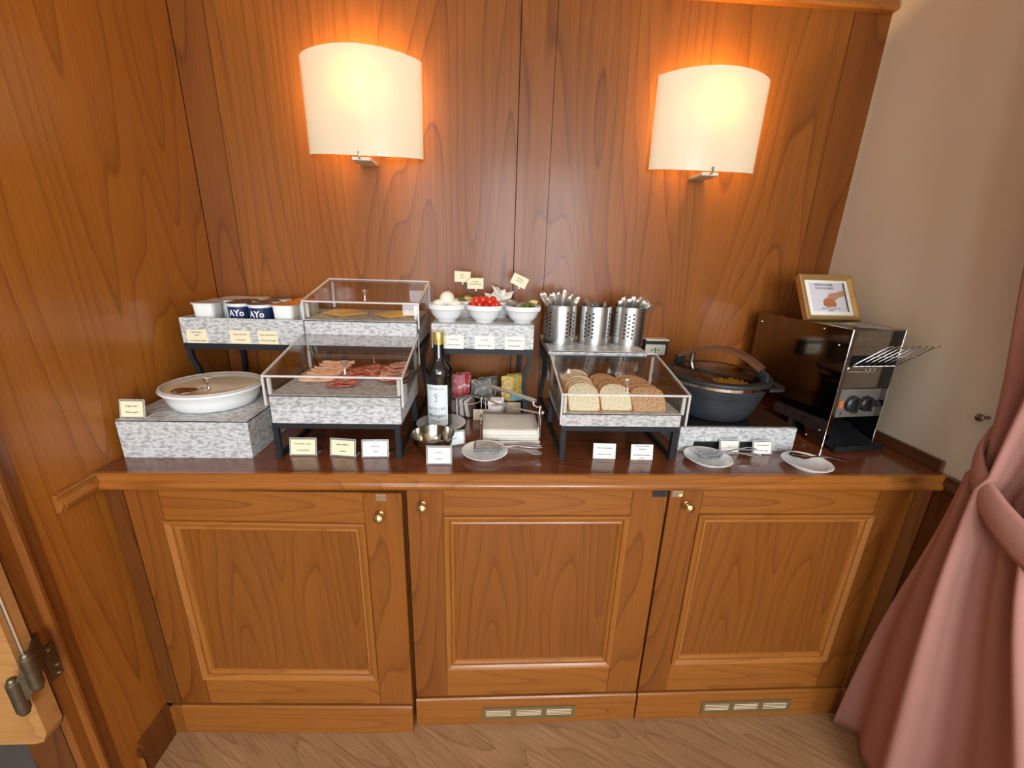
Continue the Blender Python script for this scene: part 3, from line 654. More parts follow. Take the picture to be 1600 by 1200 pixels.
MB().lathe([(0.0001, 0), (0.0045, 0), (0.003, 0.004), (0.003, 0.010), (0.006, 0.018), (0.0105, 0.026), (0.011, 0.029), (0.0095, 0.031), (0.0001, 0.032)], 20, (0.035, -0.070, 0.0085)).obj('knob', 'knob_chrome', t)

def spoon_mesh(L=0.17, bw=0.021, bl=0.03, bowl=True, hw=0.004, hw2=0.009):
    """a spoon lying along +X, bowl end at the origin"""
    mb = MB(); n = 22
    def sec(t):
        x = t*L
        if x < bl*2:
            s = (x-bl)/bl; wv = bw*math.sqrt(max(0, 1-s*s))*(1-0.12*s)
            if x > bl*1.6: wv = max(wv, hw)
            z = -0.006*(max(0, 1-s*s)) if bowl else 0
        else:
            k = (x-bl*2)/(L-bl*2); wv = hw+(hw2-hw)*k**1.6; wv *= 1 if k < 0.93 else math.sqrt(max(0.05, 1-((k-0.93)/0.07)**2)); z = 0.006*math.sin(k*PI)
        return x, max(wv, 0.0012), z
    def fn(u, v):
        x, wv, z = sec(v); s = u*2-1; return (x, s*wv, z + (0.006*s*s if (x < bl*2 and bowl) else 0)*min(1, wv/bw))
    mb.grid(fn, 7, n+1); return mb
sp = thing('serving_spoon', 'dark steel spoon with its bowl showing over the yogurt dish rim', 'spoon', (0.128, 0.135, 1.066), (0.05, 0.0, 0.15))
spoon_mesh(0.09).obj('spoon_body', 'spoon_steel', sp, solid=0.0012)

# ---- cold cuts
def folded(c, r, rz, mat, nm, label, cat, group, z=1.0775, th=0.0012, h=0.012, sq=0.62):
    o = MB()
    def fn(u, v):
        s = u*2-1; wx = r*s; dd = r*sq*2*math.sqrt(max(0.0, 1-s*s*0.98))*(0.93+0.05*math.sin(s*9+r*900))
        a = v
        if a < 0.45: y = dd*(a/0.45-1)+0; zz = 0.0008
        elif a < 0.55:
            k = (a-0.45)/0.1*PI; y = 0.004*math.sin(k); zz = 0.0008+h*0.5*(1-math.cos(k))*0.5
        else: k = (a-0.55)/0.45; y = -dd*k*0.96; zz = 0.0008+h*0.5*(1-k*0.55)+0.0014*math.sin(s*7+c[0]*300)
        return (wx, -y-dd*0.5, zz)
    o.grid(fn, 17, 15)
    ob = o.obj(nm, mat, smooth=80, solid=th); ob.location = (c[0], c[1], z); ob.rotation_euler = (0, 0, rz)
    return tag(ob, label, cat, group)
def wavy(c, r, rz, mat, nm, label, cat, group, z, amp=0.003, k=3, sx=1, sy=1, th=0.0012, freq=(3, 5), fold=0.0):
    o = MB(); ph = random.random()*6; ph2 = random.random()*6; ns = 28; nr = 6
    vs_ = [(0, 0, 0.002)]
    for i in range(1, nr+1):
        q_ = i/nr
        for j in range(ns):
            a = 2*PI*j/ns; rr = r*q_*(1+0.04*math.sin(3*a+ph))
            zz = 0.0015+amp*q_*q_*(0.9+0.6*math.sin(freq[0]*a+ph)+0.4*math.sin(freq[1]*a+ph2))+fold*max(0, math.cos(a-ph))*q_*q_
            vs_.append((rr*math.cos(a)*sx, rr*math.sin(a)*sy, max(zz, 0.0007)))
    fs = [(0, 1+j, 1+(j+1) % ns) for j in range(ns)]
    for i in range(nr-1):
        for j in range(ns): fs.append((1+i*ns+j, 1+(i+1)*ns+j, 1+(i+1)*ns+(j+1) % ns, 1+i*ns+(j+1) % ns))
    o.add(vs_, fs); ob = o.obj(nm, mat, smooth=80, solid=th); ob.location = (c[0], c[1], z); ob.rotation_euler = (0, 0, rz)
    return tag(ob, label, cat, group)
HT = 1.0775
hp = [(0.475, 0.205, 0.05), (0.478, 0.222, -0.05), (0.482, 0.238, 0.06), (0.487, 0.255, 0.0), (0.492, 0.272, 0.1), (0.497, 0.290, -0.02), (0.502, 0.306, 0.08)]
hl = ['pale folded slice of cooked ham, frontmost of the left pile', 'folded slice of cooked ham, second from the front', 'folded slice of cooked ham, third from the front', 'folded slice of cooked ham, middle of the left pile', 'folded slice of cooked ham, third from the back', 'folded slice of cooked ham, second from the back', 'folded slice of cooked ham, rearmost of the left pile']
for i, (x, y, r) in enumerate(hp):
    folded((x, y), 0.050-0.002*i*0.3, r, 'ham' if i % 2 == 0 else 'ham_rind', 'ham_slice', hl[i], 'ham', 'folded cooked ham slices', HT+0.0008+0.0052*i*0.75, h=0.022, sq=0.46)
sal = [(0.548, 0.168, .030, 0), (0.566, 0.172, .029, 1), (0.558, 0.182, .028, 2), (0.535, 0.250, .034, 0), (0.556, 0.262, .034, 1), (0.580, 0.256, .034, 2), (0.602, 0.262, .034, 1), (0.624, 0.254, .033, 0), (0.640, 0.268, .033, 2),
       (0.550, 0.300, .034, 1), (0.575, 0.306, .034, 2), (0.602, 0.304, .034, 3), (0.628, 0.306, .033, 3), (0.592, 0.278, .034, 4), (0.612, 0.282, .034, 5)]
for i, (x, y, r, l) in enumerate(sal):
    wavy((x, y), r, i*1.3, 'salami', 'salami_slice', 'rumpled red salami slice in the front little heap behind the glass' if i < 3 else 'rumpled red salami slice in the broad middle heap', 'salami', 'front heap of salami slices' if i < 3 else 'middle heap of salami slices', HT+0.0008+0.0028*l, amp=0.0035, freq=(3, 5), sx=1.25, sy=0.95)
cop = [(0.692, 0.215, .036, 0, 'coppa_dark'), (0.672, 0.220, .034, 1, 'coppa'), (0.684, 0.240, .035, 2, 'coppa'), (0.668, 0.262, .034, 3, 'coppa'), (0.695, 0.268, .028, 3, 'coppa_dark'), (0.676, 0.290, .034, 4, 'coppa'), (0.682, 0.308, .030, 6, 'coppa')]
for i, (x, y, r, l, mm) in enumerate(cop):
    wavy((x, y), r, i*1.1, mm, 'coppa_slice', 'pink marbled cured pork slice in the right-hand heap', 'cured pork', 'heap of cured pork slices', HT+0.0008+0.0032*l, amp=0.004, freq=(3, 5))
# cheese: two fanned stacks of square slices
for gi, (cx, cy, rot_, lab) in enumerate([(0.478, 0.466, 0.95, 'left'), (0.640, 0.462, 0.80, 'right')]):
    for k in range(4):
        ob = MB().box(-0.050, 0.050, -0.050, 0.050, 0, 0.0016, 0.0006).obj('cheese_slice', 'cheese')
        ob.location = (cx+0.003*math.sin(k*2.1), cy+0.003*math.cos(k*1.7), 1.2283+0.0018*k); ob.rotation_euler = (0, 0, rot_+[0, .10, -.22, .05][k])
        tag(ob, f'square yellow cheese slice, {["bottom", "second from bottom", "second from top", "top"][k]} of the {lab} stack', 'cheese', f'{lab} stack of cheese slices')

# ---- bread
def slice_outline(w_, h, kind):
    n = 10; p = []
    if kind == 'round':
        p = [(-w_*0.44, 0.0), (w_*0.44, 0.0), (w_*0.49, h*0.06), (w_*0.5, h*0.60)]
        for i in range(1, n): a = PI*i/n; p.append((w_*0.5*math.cos(a), h*0.62+h*0.38*math.sin(a)))
        p += [(-w_*0.5, h*0.60), (-w_*0.49, h*0.06)]
    else:
        p = [(-w_*0.43, 0.0), (w_*0.43, 0.0), (w_*0.47, h*0.05), (w_*0.5, h*0.35), (w_*0.50, h*0.70)]
        for i in range(1, n): a = PI*i/n; p.append((w_*0.49*math.cos(a)**1 if 0 else w_*0.49*math.copysign(abs(math.cos(a))**0.75, math.cos(a)), h*0.74+h*0.26*math.sin(a)**0.9))
        p += [(-w_*0.50, h*0.70), (-w_*0.5, h*0.35), (-w_*0.47, h*0.05)]
    return p
def bread_proto(label, w_, h, th, kind, crumb):
    t = thing('bread_slice', label, 'bread')
    o = slice_outline(w_, h, kind); c = (0, h*0.5)
    inn = [(c[0]+(x-c[0])*0.95, c[1]+(z-c[1])*0.95) for x, z in o]
    MB().prism(inn, 'Y', -0.0004, th+0.0004).obj('crumb', crumb, t, smooth=25)
    n = len(o); m = MB()
    vs_ = [(x, 0, z) for x, z in o]+[(x, th, z) for x, z in o]+[(x, 0, z) for x, z in inn]+[(x, th, z) for x, z in inn]
    fs = []
    for i in range(n):
        j = (i+1) % n; fs += [(i, j, n+j, n+i), (i, 2*n+i, 2*n+j, j), (n+i, n+j, 3*n+j, 3*n+i)]
    m.add(vs_, fs).obj('crust', 'crust', t, smooth=50)
    return t
ordn = ['frontmost', 'second from the front', 'third from the front', 'fourth from the front', 'fifth from the front', 'sixth from the front', 'rearmost']
def bread_column(kindname, cx, y0, n, w_, h, crumbs, kind, dx, step, lean, lab):
    for i in range(n):
        nm = ordn[i] if i < n-1 else 'rearmost'
        t = bread_proto(f'{lab}, {nm}', w_*(1-0.01*i), h*(1+0.015*(i % 2)), 0.011, kind, crumbs[min(i, len(crumbs)-1)])
        t.location = (cx+dx*i+0.003*math.sin(i*2.3), y0+step*i, 1.0378); t.rotation_euler = (-lean-0.02*(i % 3), 0, 0.03*math.sin(i*1.9)); t['group'] = lab+' slices'
bread_column('w', 1.212, 0.098, 7, 0.088, 0.088, ['crumb_white']*7, 'round', 0.0005, 0.0235, 0.78, 'white bread slice in the left column of the bread case')
bread_column('m', 1.302, 0.104, 5, 0.088, 0.084, ['crumb_white', 'crumb_brown'], 'round', -0.002, 0.0265, 0.78, 'bread slice in the middle column of the bread case')
bread_column('b', 1.392, 0.100, 5, 0.094, 0.076, ['crumb_brown']*5, 'square', -0.003, 0.031, 0.80, 'brown bread slice in the right column of the bread case')

# ---- yogurt cups
def cup_proto(kind, label):
    t = thing('yogurt_cup', label, 'yogurt cup')
    if kind == 'round':
        MB().lathe([(0.0001, 0.0), (0.0255, 0.0), (0.027, 0.003), (0.033, 0.074), (0.0355, 0.075), (0.0355, 0.0775), (0.0001, 0.0775)], 32).obj('tub', 'white_plastic', t, smooth=40)
        MB().lathe([(0.0268, 0.006), (0.0271, 0.006), (0.0331, 0.070), (0.0328, 0.070)], 32, closed=True).obj('sleeve', 'navy', t, smooth=40)
        lt = []
        MB().lathe([(0.0001, 0.0776), (0.0360, 0.0776), (0.0362, 0.0784), (0.0001, 0.0787)], 32).obj('foil_lid', 'cup_lid_navy', t, smooth=40)
        # logo bent round the sleeve
        cu = bpy.data.curves.new('t', 'FONT'); cu.body = 'AYo'; cu.size = 0.026; cu.align_x = 'CENTER'; cu.resolution_u = 2; cu.offset = 0.0006
        o = bpy.data.objects.new('t', cu); C.objects.link(o); me = bpy.data.meshes.new_from_object(o.evaluated_get(bpy.context.evaluated_depsgraph_get()))
        mb = MB(); vs_ = []
        for v in me.vertices:
            r = 0.0336; a = v.co.x*0.9/r; vs_.append((r*math.sin(a), -r*math.cos(a), 0.0475+v.co.y*0.85))
        mb.add(vs_, [tuple(p_.vertices) for p_ in me.polygons]); mb.obj('lettering', 'label_white', t, smooth=0, recalc=False)
        bpy.data.objects.remove(o)
    else:
        lid = 'cup_lid_grey' if kind == 'white' else 'cup_lid_orange'; a = 0.031
        def sq(r, z, n=32):
            out = []
            for k in range(n):
                an = 2*PI*k/n; c_, s_ = math.cos(an), math.sin(an); m_ = (abs(c_)**5+abs(s_)**5)**(-1/5); out.append((r*c_*m_, r*s_*m_, z))
            return out
        def stack(rows):
            mb = MB(); n = 32; vs_ = []; fs = []
            for r, z in rows: vs_ += sq(r, z)
            for i in range(len(rows)-1):
                for k in range(n): fs.append((i*n+k, i*n+(k+1) % n, (i+1)*n+(k+1) % n, (i+1)*n+k))
            fs += [tuple(range(n))[::-1], tuple((len(rows)-1)*n+k for k in range(n))]; mb.add(vs_, fs); return mb
        stack([(0.024, 0.0), (0.026, 0.003), (0.0305, 0.074), (0.0335, 0.0745), (0.0340, 0.0770)]).obj('tub', 'white_plastic', t, smooth=40)
        stack([(0.0350, 0.0771), (0.0352, 0.0782)]).obj('foil_lid', lid, t, smooth=40)
    return t
rc = [('square', 'white', 0.093, 0.392, 'white square yogurt cup with pale lid, front left of the tray', 0.0), ('x', 'white', 0.094, 0.468, 'white square yogurt cup with pale lid, behind the front left cup', 0.1), ('x', 'white', 0.096, 0.542, 'white square yogurt cup with pale lid, rear left corner of the tray', -0.1), ('x', 'white', 0.168, 0.536, 'white square yogurt cup with pale lid, rear row beside the corner cup', 0.15),
      ('r', 'round', 0.182, 0.402, 'navy round yogurt cup lettered AYo, left of the two in front', 0.15), ('r', 'round', 0.254, 0.384, 'navy round yogurt cup lettered AYo, right of the two in front', 0.05), ('r', 'round', 0.240, 0.459, 'navy round yogurt cup with mottled lid, middle of the second row', -0.2), ('r', 'round', 0.243, 0.538, 'navy round yogurt cup with mottled lid, in the rear row', 0.3),
      ('r', 'round', 0.168, 0.466, 'navy round yogurt cup with mottled lid, second row left', 0.3),
      ('o', 'orange', 0.327, 0.388, 'white square yogurt cup with orange lid, at the tray front', 0.0), ('o', 'orange', 0.332, 0.463, 'white square yogurt cup with orange lid, second row right', 0.05), ('o', 'orange', 0.330, 0.540, 'white square yogurt cup with orange lid, rear right corner', -0.05)]
pr = {}
for _, k, x, y, lb, rz in rc:
    zc = 1.1585 + (0.022 if k != 'round' else 0.016)
    zc = 1.1705
    if k not in pr: pr[k] = cup_proto(k, lb); o = pr[k]; o.location = (x, y, zc); o.rotation_euler = (0, 0, rz)
    else: o = dup(pr[k], (x, y, zc), lb, rz)
    o['group'] = 'yogurt cups in the tray'
    o.scale = (1, 1, 1.22)

# ---- bowls
def bowl_proto(label):
    t = thing('bowl', label, 'bowl')
    MB().lathe([(0.0001, 0.002), (0.026, 0.002), (0.027, 0.0), (0.029, 0.0), (0.029, 0.003), (0.036, 0.008), (0.046, 0.020), (0.0525, 0.035), (0.0545, 0.0375), (0.0575, 0.039), (0.0585, 0.052), (0.0575, 0.0535), (0.0555, 0.053), (0.0545, 0.040), (0.050, 0.030), (0.040, 0.014), (0.026, 0.007), (0.0001, 0.006)], 48).obj('bowl_body', 'ceramic', t, smooth=50)
    return t
BZ = 1.2252
b0 = bowl_proto('white bowl of peeled eggs, left of the front three, behind the bottle'); b0.location = (0.817, 0.402, BZ); b0['group'] = 'white bowls'
dup(b0, (0.936, 0.402, BZ), 'white bowl heaped with cherry tomatoes, middle of the front three')
dup(b0, (1.058, 0.405, BZ), 'white bowl with pickled gherkins, right of the front three')
dup(b0, (0.872, 0.525, BZ), 'white bowl mostly hidden behind the egg bowl')
dup(b0, (0.985, 0.520, BZ), 'white bowl holding wrapped white portions, behind the tomato bowl')
for i, (x, y, z, s, lb) in enumerate([(0.793, 0.397, 0.044, 1, 'peeled white egg at the left of the bowl'), (0.842, 0.393, 0.044, 1, 'peeled white egg at the right of the bowl'), (0.818, 0.405, 0.0685, 1.02, 'peeled white egg on top of the others'), (0.815, 0.432, 0.040, 1, 'peeled white egg at the back of the bowl')]):
    ob = MB().ball((0, 0, 0), 0.0225*s, 20, 12, sz=1.12).obj('egg', 'egg_white', smooth=80); ob.location = (x, y, BZ+z); ob.rotation_euler = (1.2, 0.3*i, i*1.3); tag(ob, lb, 'egg', 'peeled eggs')
tm = [(-.034, -.012), (-.016, -.024), (.006, -.026), (.028, -.020), (.038, -.002), (-.040, .008), (-.020, .004), (.002, -.002), (.022, .004), (-.026, .026), (-.004, .024), (.018, .026), (.036, .018)]
for i, (x, y) in enumerate(tm):
    ob = MB().ball((0, 0, 0), 0.0118, 16, 10, sz=1.08).obj('cherry_tomato', 'tomato', smooth=80); ob.location = (0.936+x, 0.402+y, BZ+0.050+0.004*math.sin(i*2)); tag(ob, 'cherry tomato in the lower layer of the bowl', 'tomato', 'lower cherry tomatoes')
for i, (x, y) in enumerate([(-.026, -.008), (-.006, -.012), (.016, -.010), (.004, .010), (.026, .008), (-.016, .014)]):
    ob = MB().ball((0, 0, 0), 0.0122, 16, 10, sz=1.08).obj('cherry_tomato', 'tomato', smooth=80); ob.location = (0.936+x, 0.402+y, BZ+0.066+0.003*math.sin(i*2.2)); ob.rotation_euler = (0.4*i, 0.5, 0); tag(ob, 'cherry tomato on top of the heap, '+['leftmost', 'front left', 'front right', 'back middle', 'rightmost', 'back left'][i], 'tomato', 'upper cherry tomatoes')
for i in range(9):
    a = i*0.7; ob = MB().ball((0, 0, 0), 0.0075, 12, 8, sz=2.6).obj('gherkin', 'green_veg', smooth=80)
    ob.location = (1.066+0.024*math.cos(a), 0.405+0.022*math.sin(a), BZ+0.042+0.0018*i); ob.rotation_euler = (PI/2, 0, a+1.0); tag(ob, 'small green pickled gherkin in the right bowl', 'gherkin', 'pickled gherkins')
ob = MB().grid(lambda u, v: (-0.045+0.06*u, -0.035+0.07*v, 0.004*math.sin(u*9+v*5)+0.004*math.sin(v*11)), 10, 10).obj('plastic_film', 'film', smooth=80, solid=0.0006); ob.location = (1.050, 0.408, BZ+0.058); tag(ob, 'crumpled clear film lying over the gherkin bowl', 'film')
ob = MB().ball((0, 0, 0), 0.012, 14, 8, sx=1.3, sz=0.6).obj('butter_portion', 'butter_yellow', smooth=80); ob.location = (1.092, 0.410, BZ+0.064); tag(ob, 'pale yellow morsel on the right edge of the gherkin bowl', 'food')
for i, (x, y) in enumerate([(0.860, 0.520), (0.882, 0.515), (0.872, 0.540)]):
    ob = MB().box(-0.016, 0.016, -0.012, 0.012, 0, 0.010, 0.003).obj('butter_packet', ['green_veg', 'butter_yellow', 'green_veg'][i], smooth=40); ob.location = (x, y, BZ+0.050+0.004*i); ob.rotation_euler = (0.1, 0.1*i, i); tag(ob, ['green wrapped packet at left in the rear bowl', 'yellow wrapped packet in the rear bowl', 'green wrapped packet at back in the rear bowl'][i], 'packet', 'wrapped packets in the rear bowl')
def sachet(mat, w_, h, th=0.004, seed=0):
    def fn(u, v):
        s = u*2-1; q_ = v*2-1; e = (1-s**4)*(1-q_**4); return (s*w_/2*(1-0.03*math.sin(v*9+seed)), 0, h*v)
    mb = MB(); n1, n2 = 7, 7; vs_ = []
    for side in (-1, 1):
        for j in range(n2):
            for i in range(n1):
                s = i/(n1-1)*2-1; q_ = j/(n2-1)*2-1; e = (1-s**4)*(1-q_**4)*(0.8+0.2*math.sin(i*2.1+j*1.7+seed))
                vs_.append((s*w_/2+0.0008*math.sin(j*2+seed), side*th/2*max(e, 0.06), h*(q_+1)/2))
    o = n1*n2; fs = []
    for j in range(n2-1):
        for i in range(n1-1):
            a = j*n1+i; fs += [(a, a+1, a+n1+1, a+n1), (o+a, o+a+n1, o+a+n1+1, o+a+1)]
    rim = [i for i in range(n1)]+[j*n1+n1-1 for j in range(1, n2)]+[(n2-1)*n1+i for i in range(n1-2, -1, -1)]+[j*n1 for j in range(n2-2, 0, -1)]
    for k in range(len(rim)): a, b = rim[k], rim[(k+1) % len(rim)]; fs.append((a, o+a, o+b, b))
    return mb.add(vs_, fs)
for i, (x, y, z, rx, ry, rz) in enumerate([(0.960, 0.510, .050, 1.1, 0.2, 0.4), (0.990, 0.515, .056, 0.9, -0.35, -0.3), (1.010, 0.528, .050, 1.2, 0.3, 0.9), (0.972, 0.535, .060, 0.8, 0.7, 0.1), (1.004, 0.500, .062, 1.2, -0.2, -0.5), (0.985, 0.505, .072, 1.0, 0.4, 0.8)]):
    ob = sachet('x', 0.040, 0.042, 0.012, i).obj('wrapped_portion', 'white_plastic', smooth=60); ob.location = (x, y-0.015, BZ+z); ob.rotation_euler = (-rx+0.2, ry, rz); tag(ob, 'white foil-wrapped portion in the bowl behind the tomatoes', 'packet', 'white wrapped portions')
# picks with cards
def pick(lines, foot, c, label, roll, cut=False):
    t = thing('sign_pick', label, 'sign', tuple(foot))
    c = Vector(c)-Vector(foot); w_, h = 0.052, 0.034
    MB().tube([(0, 0, 0), (c.x*0.6, c.y*0.6, (c.z-0.018)*0.6), (c.x*0.9, c.y, c.z-0.010)], 0.0012, 6).obj('stem', 'wire', t)
    MB().lathe([(0.0001, -0.006), (0.0028, -0.004), (0.002, 0.004), (0.0001, 0.006)], 10, (c.x*0.8, c.y-0.001, c.z-0.020)).obj('clip', 'knob_chrome', t)
    M = T(c.x, c.y-0.002, c.z) @ RY(roll)
    poly = [(-w_/2, -h/2), (w_/2, -h/2), (w_/2, h/2), (-w_/2, h/2)]
    if cut: poly = [(-w_/2, -h/2), (w_/2, -h/2), (w_/2, h/2), (-w_/2+0.012, h/2), (-w_/2, h/2-0.008)]
    MB().prism(poly, 'Y', 0, 0.0006, M=M).obj('card', 'paper_cream', t, smooth=0)
    lettering(lines, 0.0052, M @ T(0, -0.0004, 0.002), t, gap=1.5, wmax=w_*0.84, bold=0.0001)
    return t
pick(['Burro', 'Butter'], (0.868, 0.505, BZ+0.05), (0.862, 0.480, 1.3575), 'cream card on a pick, Burro, leftmost of the three above the bowls', 0.03)
pick(['Formaggio', 'Spreadable cheese'], (0.915, 0.478, BZ+0.05), (0.905, 0.456, 1.339), 'cream card with one clipped corner on a pick above the tomatoes', 0.0, True)
pick(['Formaggio', 'Soft cheese'], (1.040, 0.440, BZ+0.05), (1.047, 0.440, 1.352), 'cream card on a pick tilted clockwise above the gherkin bowl', 0.42)

# ---- cutlery canisters with real holes
def canister(label, cx, cy, ang=0, fork=False):
    t = thing('cutlery_canister', label, 'canister', (cx, cy, 1.149), ang, 'perforated steel canisters')
    R, Hh = 0.0545, 0.128; ns = 160; nz = 60; m = MB(); vs_ = []; fs = []
    for j in range(nz+1):
        for i in range(ns): a = 2*PI*i/ns; vs_.append((R*math.cos(a), R*math.sin(a), Hh*j/nz))
    def hole(i, j):
        g = i % 40; col = (g-3)//6; gi = (g-3) % 6
        if g < 3 or col > 2 or gi > 2: return False
        k = j-12-(3 if col == 1 else 0)
        if k < 0: return False
        row, gj = k//6, k % 6
        return row < 7-(1 if col == 1 else 0) and gj < 3
    for j in range(nz):
        for i in range(ns):
            if hole(i, j): continue
            fs.append((j*ns+i, j*ns+(i+1) % ns, (j+1)*ns+(i+1) % ns, (j+1)*ns+i))
    m.add(vs_, fs); m.obj('perforated_wall', 'brushed_steel', t, smooth=40)
    MB().lathe([(0.0001, 0.0005), (R-0.001, 0.0005), (R-0.001, 0.002), (0.0001, 0.002)], 40).obj('base', 'brushed_steel', t)
    MB().lathe([(R-0.0012, Hh-0.001), (R+0.0008, Hh-0.001), (R+0.0010, Hh+0.0006), (R-0.0012, Hh+0.0010)], 60, closed=True).obj('rim', 'chrome', t)
    MB().lathe([(0.0001, 0.002), (R-0.002, 0.002), (R-0.002, Hh-0.012), (R-0.003, Hh-0.012), (R-0.003, 0.004), (0.0001, 0.004)], 40).obj('hole_shade', 'black_edge', t)  # added black sleeve, stands in for the shade inside behind the holes
    return t
CY = 0.468
canister('left perforated steel canister, full of spoons', 1.192, CY, 0.1)
canister('middle perforated steel canister, nearly empty', 1.3095, CY, 0.6)
canister('right perforated steel canister, holding knives', 1.4265, CY, 0.9)
def handle_mesh(L, w1, w2, th, tip='round'):
    mb = MB(); n = 14
    def fn(u, v):
        k = v; wv = w1+(w2-w1)*k**2.2
        if tip == 'round' and k > 0.88: wv *= math.sqrt(max(0.03, 1-((k-0.88)/0.12)**2))
        if tip == 'knife': wv = w1+(w2-w1)*math.sin(k*PI*0.55)**1.0; wv *= 1 if k < 0.94 else 0.85
        return ((u*2-1)*wv, 0.0016*math.sin(v*PI)*(1-(u*2-1)**2), L*v)
    mb.grid(fn, 5, n); return mb
spm = handle_mesh(0.165, 0.0035, 0.0105, 0.002).obj('spoon', 'cutlery', smooth=70, solid=0.0022)
knm = handle_mesh(0.165, 0.005, 0.0088, 0.004, 'knife').obj('knife', 'cutlery', smooth=70, solid=0.0045)
def put(proto, first, loc, tip, rz, label, cat, group):
    o = proto if first else proto.copy()
    if not first: C.objects.link(o)
    d = Vector(tip)-Vector(loc); d.normalize(); xa = (Vector((1, 0, 0))-d*d.x).normalized(); ya = d.cross(xa); qt = Matrix(((xa.x, ya.x, d.x, 0), (xa.y, ya.y, d.y, 0), (xa.z, ya.z, d.z, 0), (0, 0, 0, 1))); o.matrix_world = T(*loc) @ qt @ RZ(rz)
    return tag(o, label, cat, group)
ORD = ['first', 'second', 'third', 'fourth', 'fifth', 'sixth', 'seventh', 'eighth', 'ninth', 'tenth', 'eleventh', 'twelfth']
tips = [(1.116, 0.435, 1.316), (1.128, 0.46, 1.318), (1.147, 0.43, 1.315), (1.160, 0.455, 1.318), (1.176, 0.44, 1.322), (1.198, 0.45, 1.330), (1.212, 0.42, 1.310), (1.232, 0.46, 1.318), (1.246, 0.44, 1.308), (1.135, 0.435, 1.302)]
for i, tp in enumerate(tips):
    base = Vector((1.192+0.045*(1.192-tp[0])/0.09, CY+(CY-tp[1])*0.8, 1.1535)); d = (Vector(tp)-base).normalized(); lo = Vector(tp)-d*0.1645
    if lo.z < 1.154: lo = Vector(tp)-d*((tp[2]-1.154)/d.z)
    put(spm, i == 0, lo, tp, 0.25*math.sin(i*2), f'steel spoon, round handle end up, {ORD[sorted(tips).index(tp)]} from the left in the left canister', 'spoon', 'spoons in the left canister')
for i, tp in enumerate([(1.376, 0.435, 1.312), (1.392, 0.445, 1.315), (1.410, 0.430, 1.315), (1.427, 0.440, 1.314), (1.445, 0.430, 1.313), (1.460, 0.450, 1.316), (1.476, 0.435, 1.317), (1.490, 0.450, 1.312), (1.503, 0.435, 1.306)]):
    base = Vector((1.4265-0.30*(tp[0]-1.4265), CY+(CY-tp[1])*0.8, 1.1555)); d = (Vector(tp)-base).normalized(); lo = Vector(tp)-d*((tp[2]-1.1555)/d.z)
    put(knm, i == 0, lo, tp, 0.15*math.sin(i*1.7), f'steel knife, flat handle end up, {ORD[i]} from the left in the right canister', 'knife', 'knives in the right canister')
fkm = MB(); 
fkm.grid(lambda u, v: ((u*2-1)*(0.003+0.007*(1-v)), 0, 0.10*v), 4, 8)
for k in (-1, 0, 1): fkm.tube([(k*0.004, 0, 0.10), (k*0.0045, 0, 0.128)], 0.0012, 5)
fkm = fkm.obj('fork', 'cutlery', smooth=70, solid=0.0012)
for i, (b_, tp) in enumerate([((1.335, 0.48), (1.268, 0.44, 1.302)), ((1.32, 0.49), (1.283, 0.45, 1.290)), ((1.30, 0.49), (1.303, 0.45, 1.291)), ((1.30, 0.47), (1.335, 0.44, 1.286)), ((1.31, 0.45), (1.345, 0.49, 1.287))]):
    tp = Vector(tp); bb = Vector((b_[0], b_[1], 1.155)); d = (tp-bb).normalized(); o_ = put(fkm if i < 3 else fkm, i == 0, tp-d*0.128, tuple(tp), 0.3*i, 'short steel fork barely rising over the rim of the middle canister', 'fork', 'forks in the middle canister')

# ---- wall socket
p = pyy(1025, 541, D-0.03)
t = thing('wall_socket', 'ivory socket outlet block on the wood wall right of the canisters', 'socket', (p.x, D-0.0005, 1.112))
MB().box(-0.044, 0.046, -0.034, 0, -0.028, 0.030, 0.003).obj('back_box', 'black_edge', t)
MB().box(-0.042, 0.034, -0.037, -0.0342, -0.024, 0.016, 0.002).obj('face_plate', 'ivory', t)
MB().box(-0.044, 0.044, -0.040, -0.001, 0.0305, 0.036, 0.001).obj('top_flap', 'ivory', t)
m = MB()
for dx in (-0.012, 0, 0.012):
    for dz in (-0.008, 0, 0.006) if dx == 0 else (0,): m.lathe([(0.0001, 0), (0.0028, 0), (0.0028, 0.0006), (0.0001, 0.0006)], 10, M=T(dx-0.004, -0.0371, -0.004+dz) @ RX(PI/2))
m.obj('pin_holes', 'dark_void', t)

# ---- bottle
BX, BY = 0.800, 0.312
t = thing('plate', 'white saucer under the tall dark bottle', 'plate', (BX+0.003, BY, H))
MB().lathe([(0.0001, 0.003), (0.042, 0.003), (0.043, 0.0), (0.047, 0.0), (0.050, 0.004), (0.068, 0.009), (0.077, 0.012), (0.078, 0.0135), (0.076, 0.0142), (0.060, 0.0105), (0.048, 0.007), (0.0001, 0.0065)], 48).obj('plate_body', 'ceramic', t, smooth=50)
t = thing('bottle', 'tall dark glass bottle with gold cap and white label', 'bottle', (BX, BY, H+0.0068))
MB().lathe([(0.0001, 0.003), (0.030, 0.0), (0.038, 0.002), (0.0405, 0.006), (0.0405, 0.128), (0.0412, 0.150), (0.0425, 0.166), (0.0432, 0.178), (0.0405, 0.188), (0.034, 0.197), (0.0245, 0.208), (0.0195, 0.218), (0.0170, 0.228), (0.0160, 0.275), (0.0001, 0.276)], 48).obj('glass_body', 'bottle_glass', t, smooth=50)
MB().lathe([(0.0168, 0.262), (0.0180, 0.262), (0.0184, 0.270), (0.0180, 0.2705), (0.0184, 0.278), (0.0180, 0.2785), (0.0184, 0.296), (0.0172, 0.2985), (0.0001, 0.2985)], 32).obj('cap', 'gold_cap', t, smooth=35)
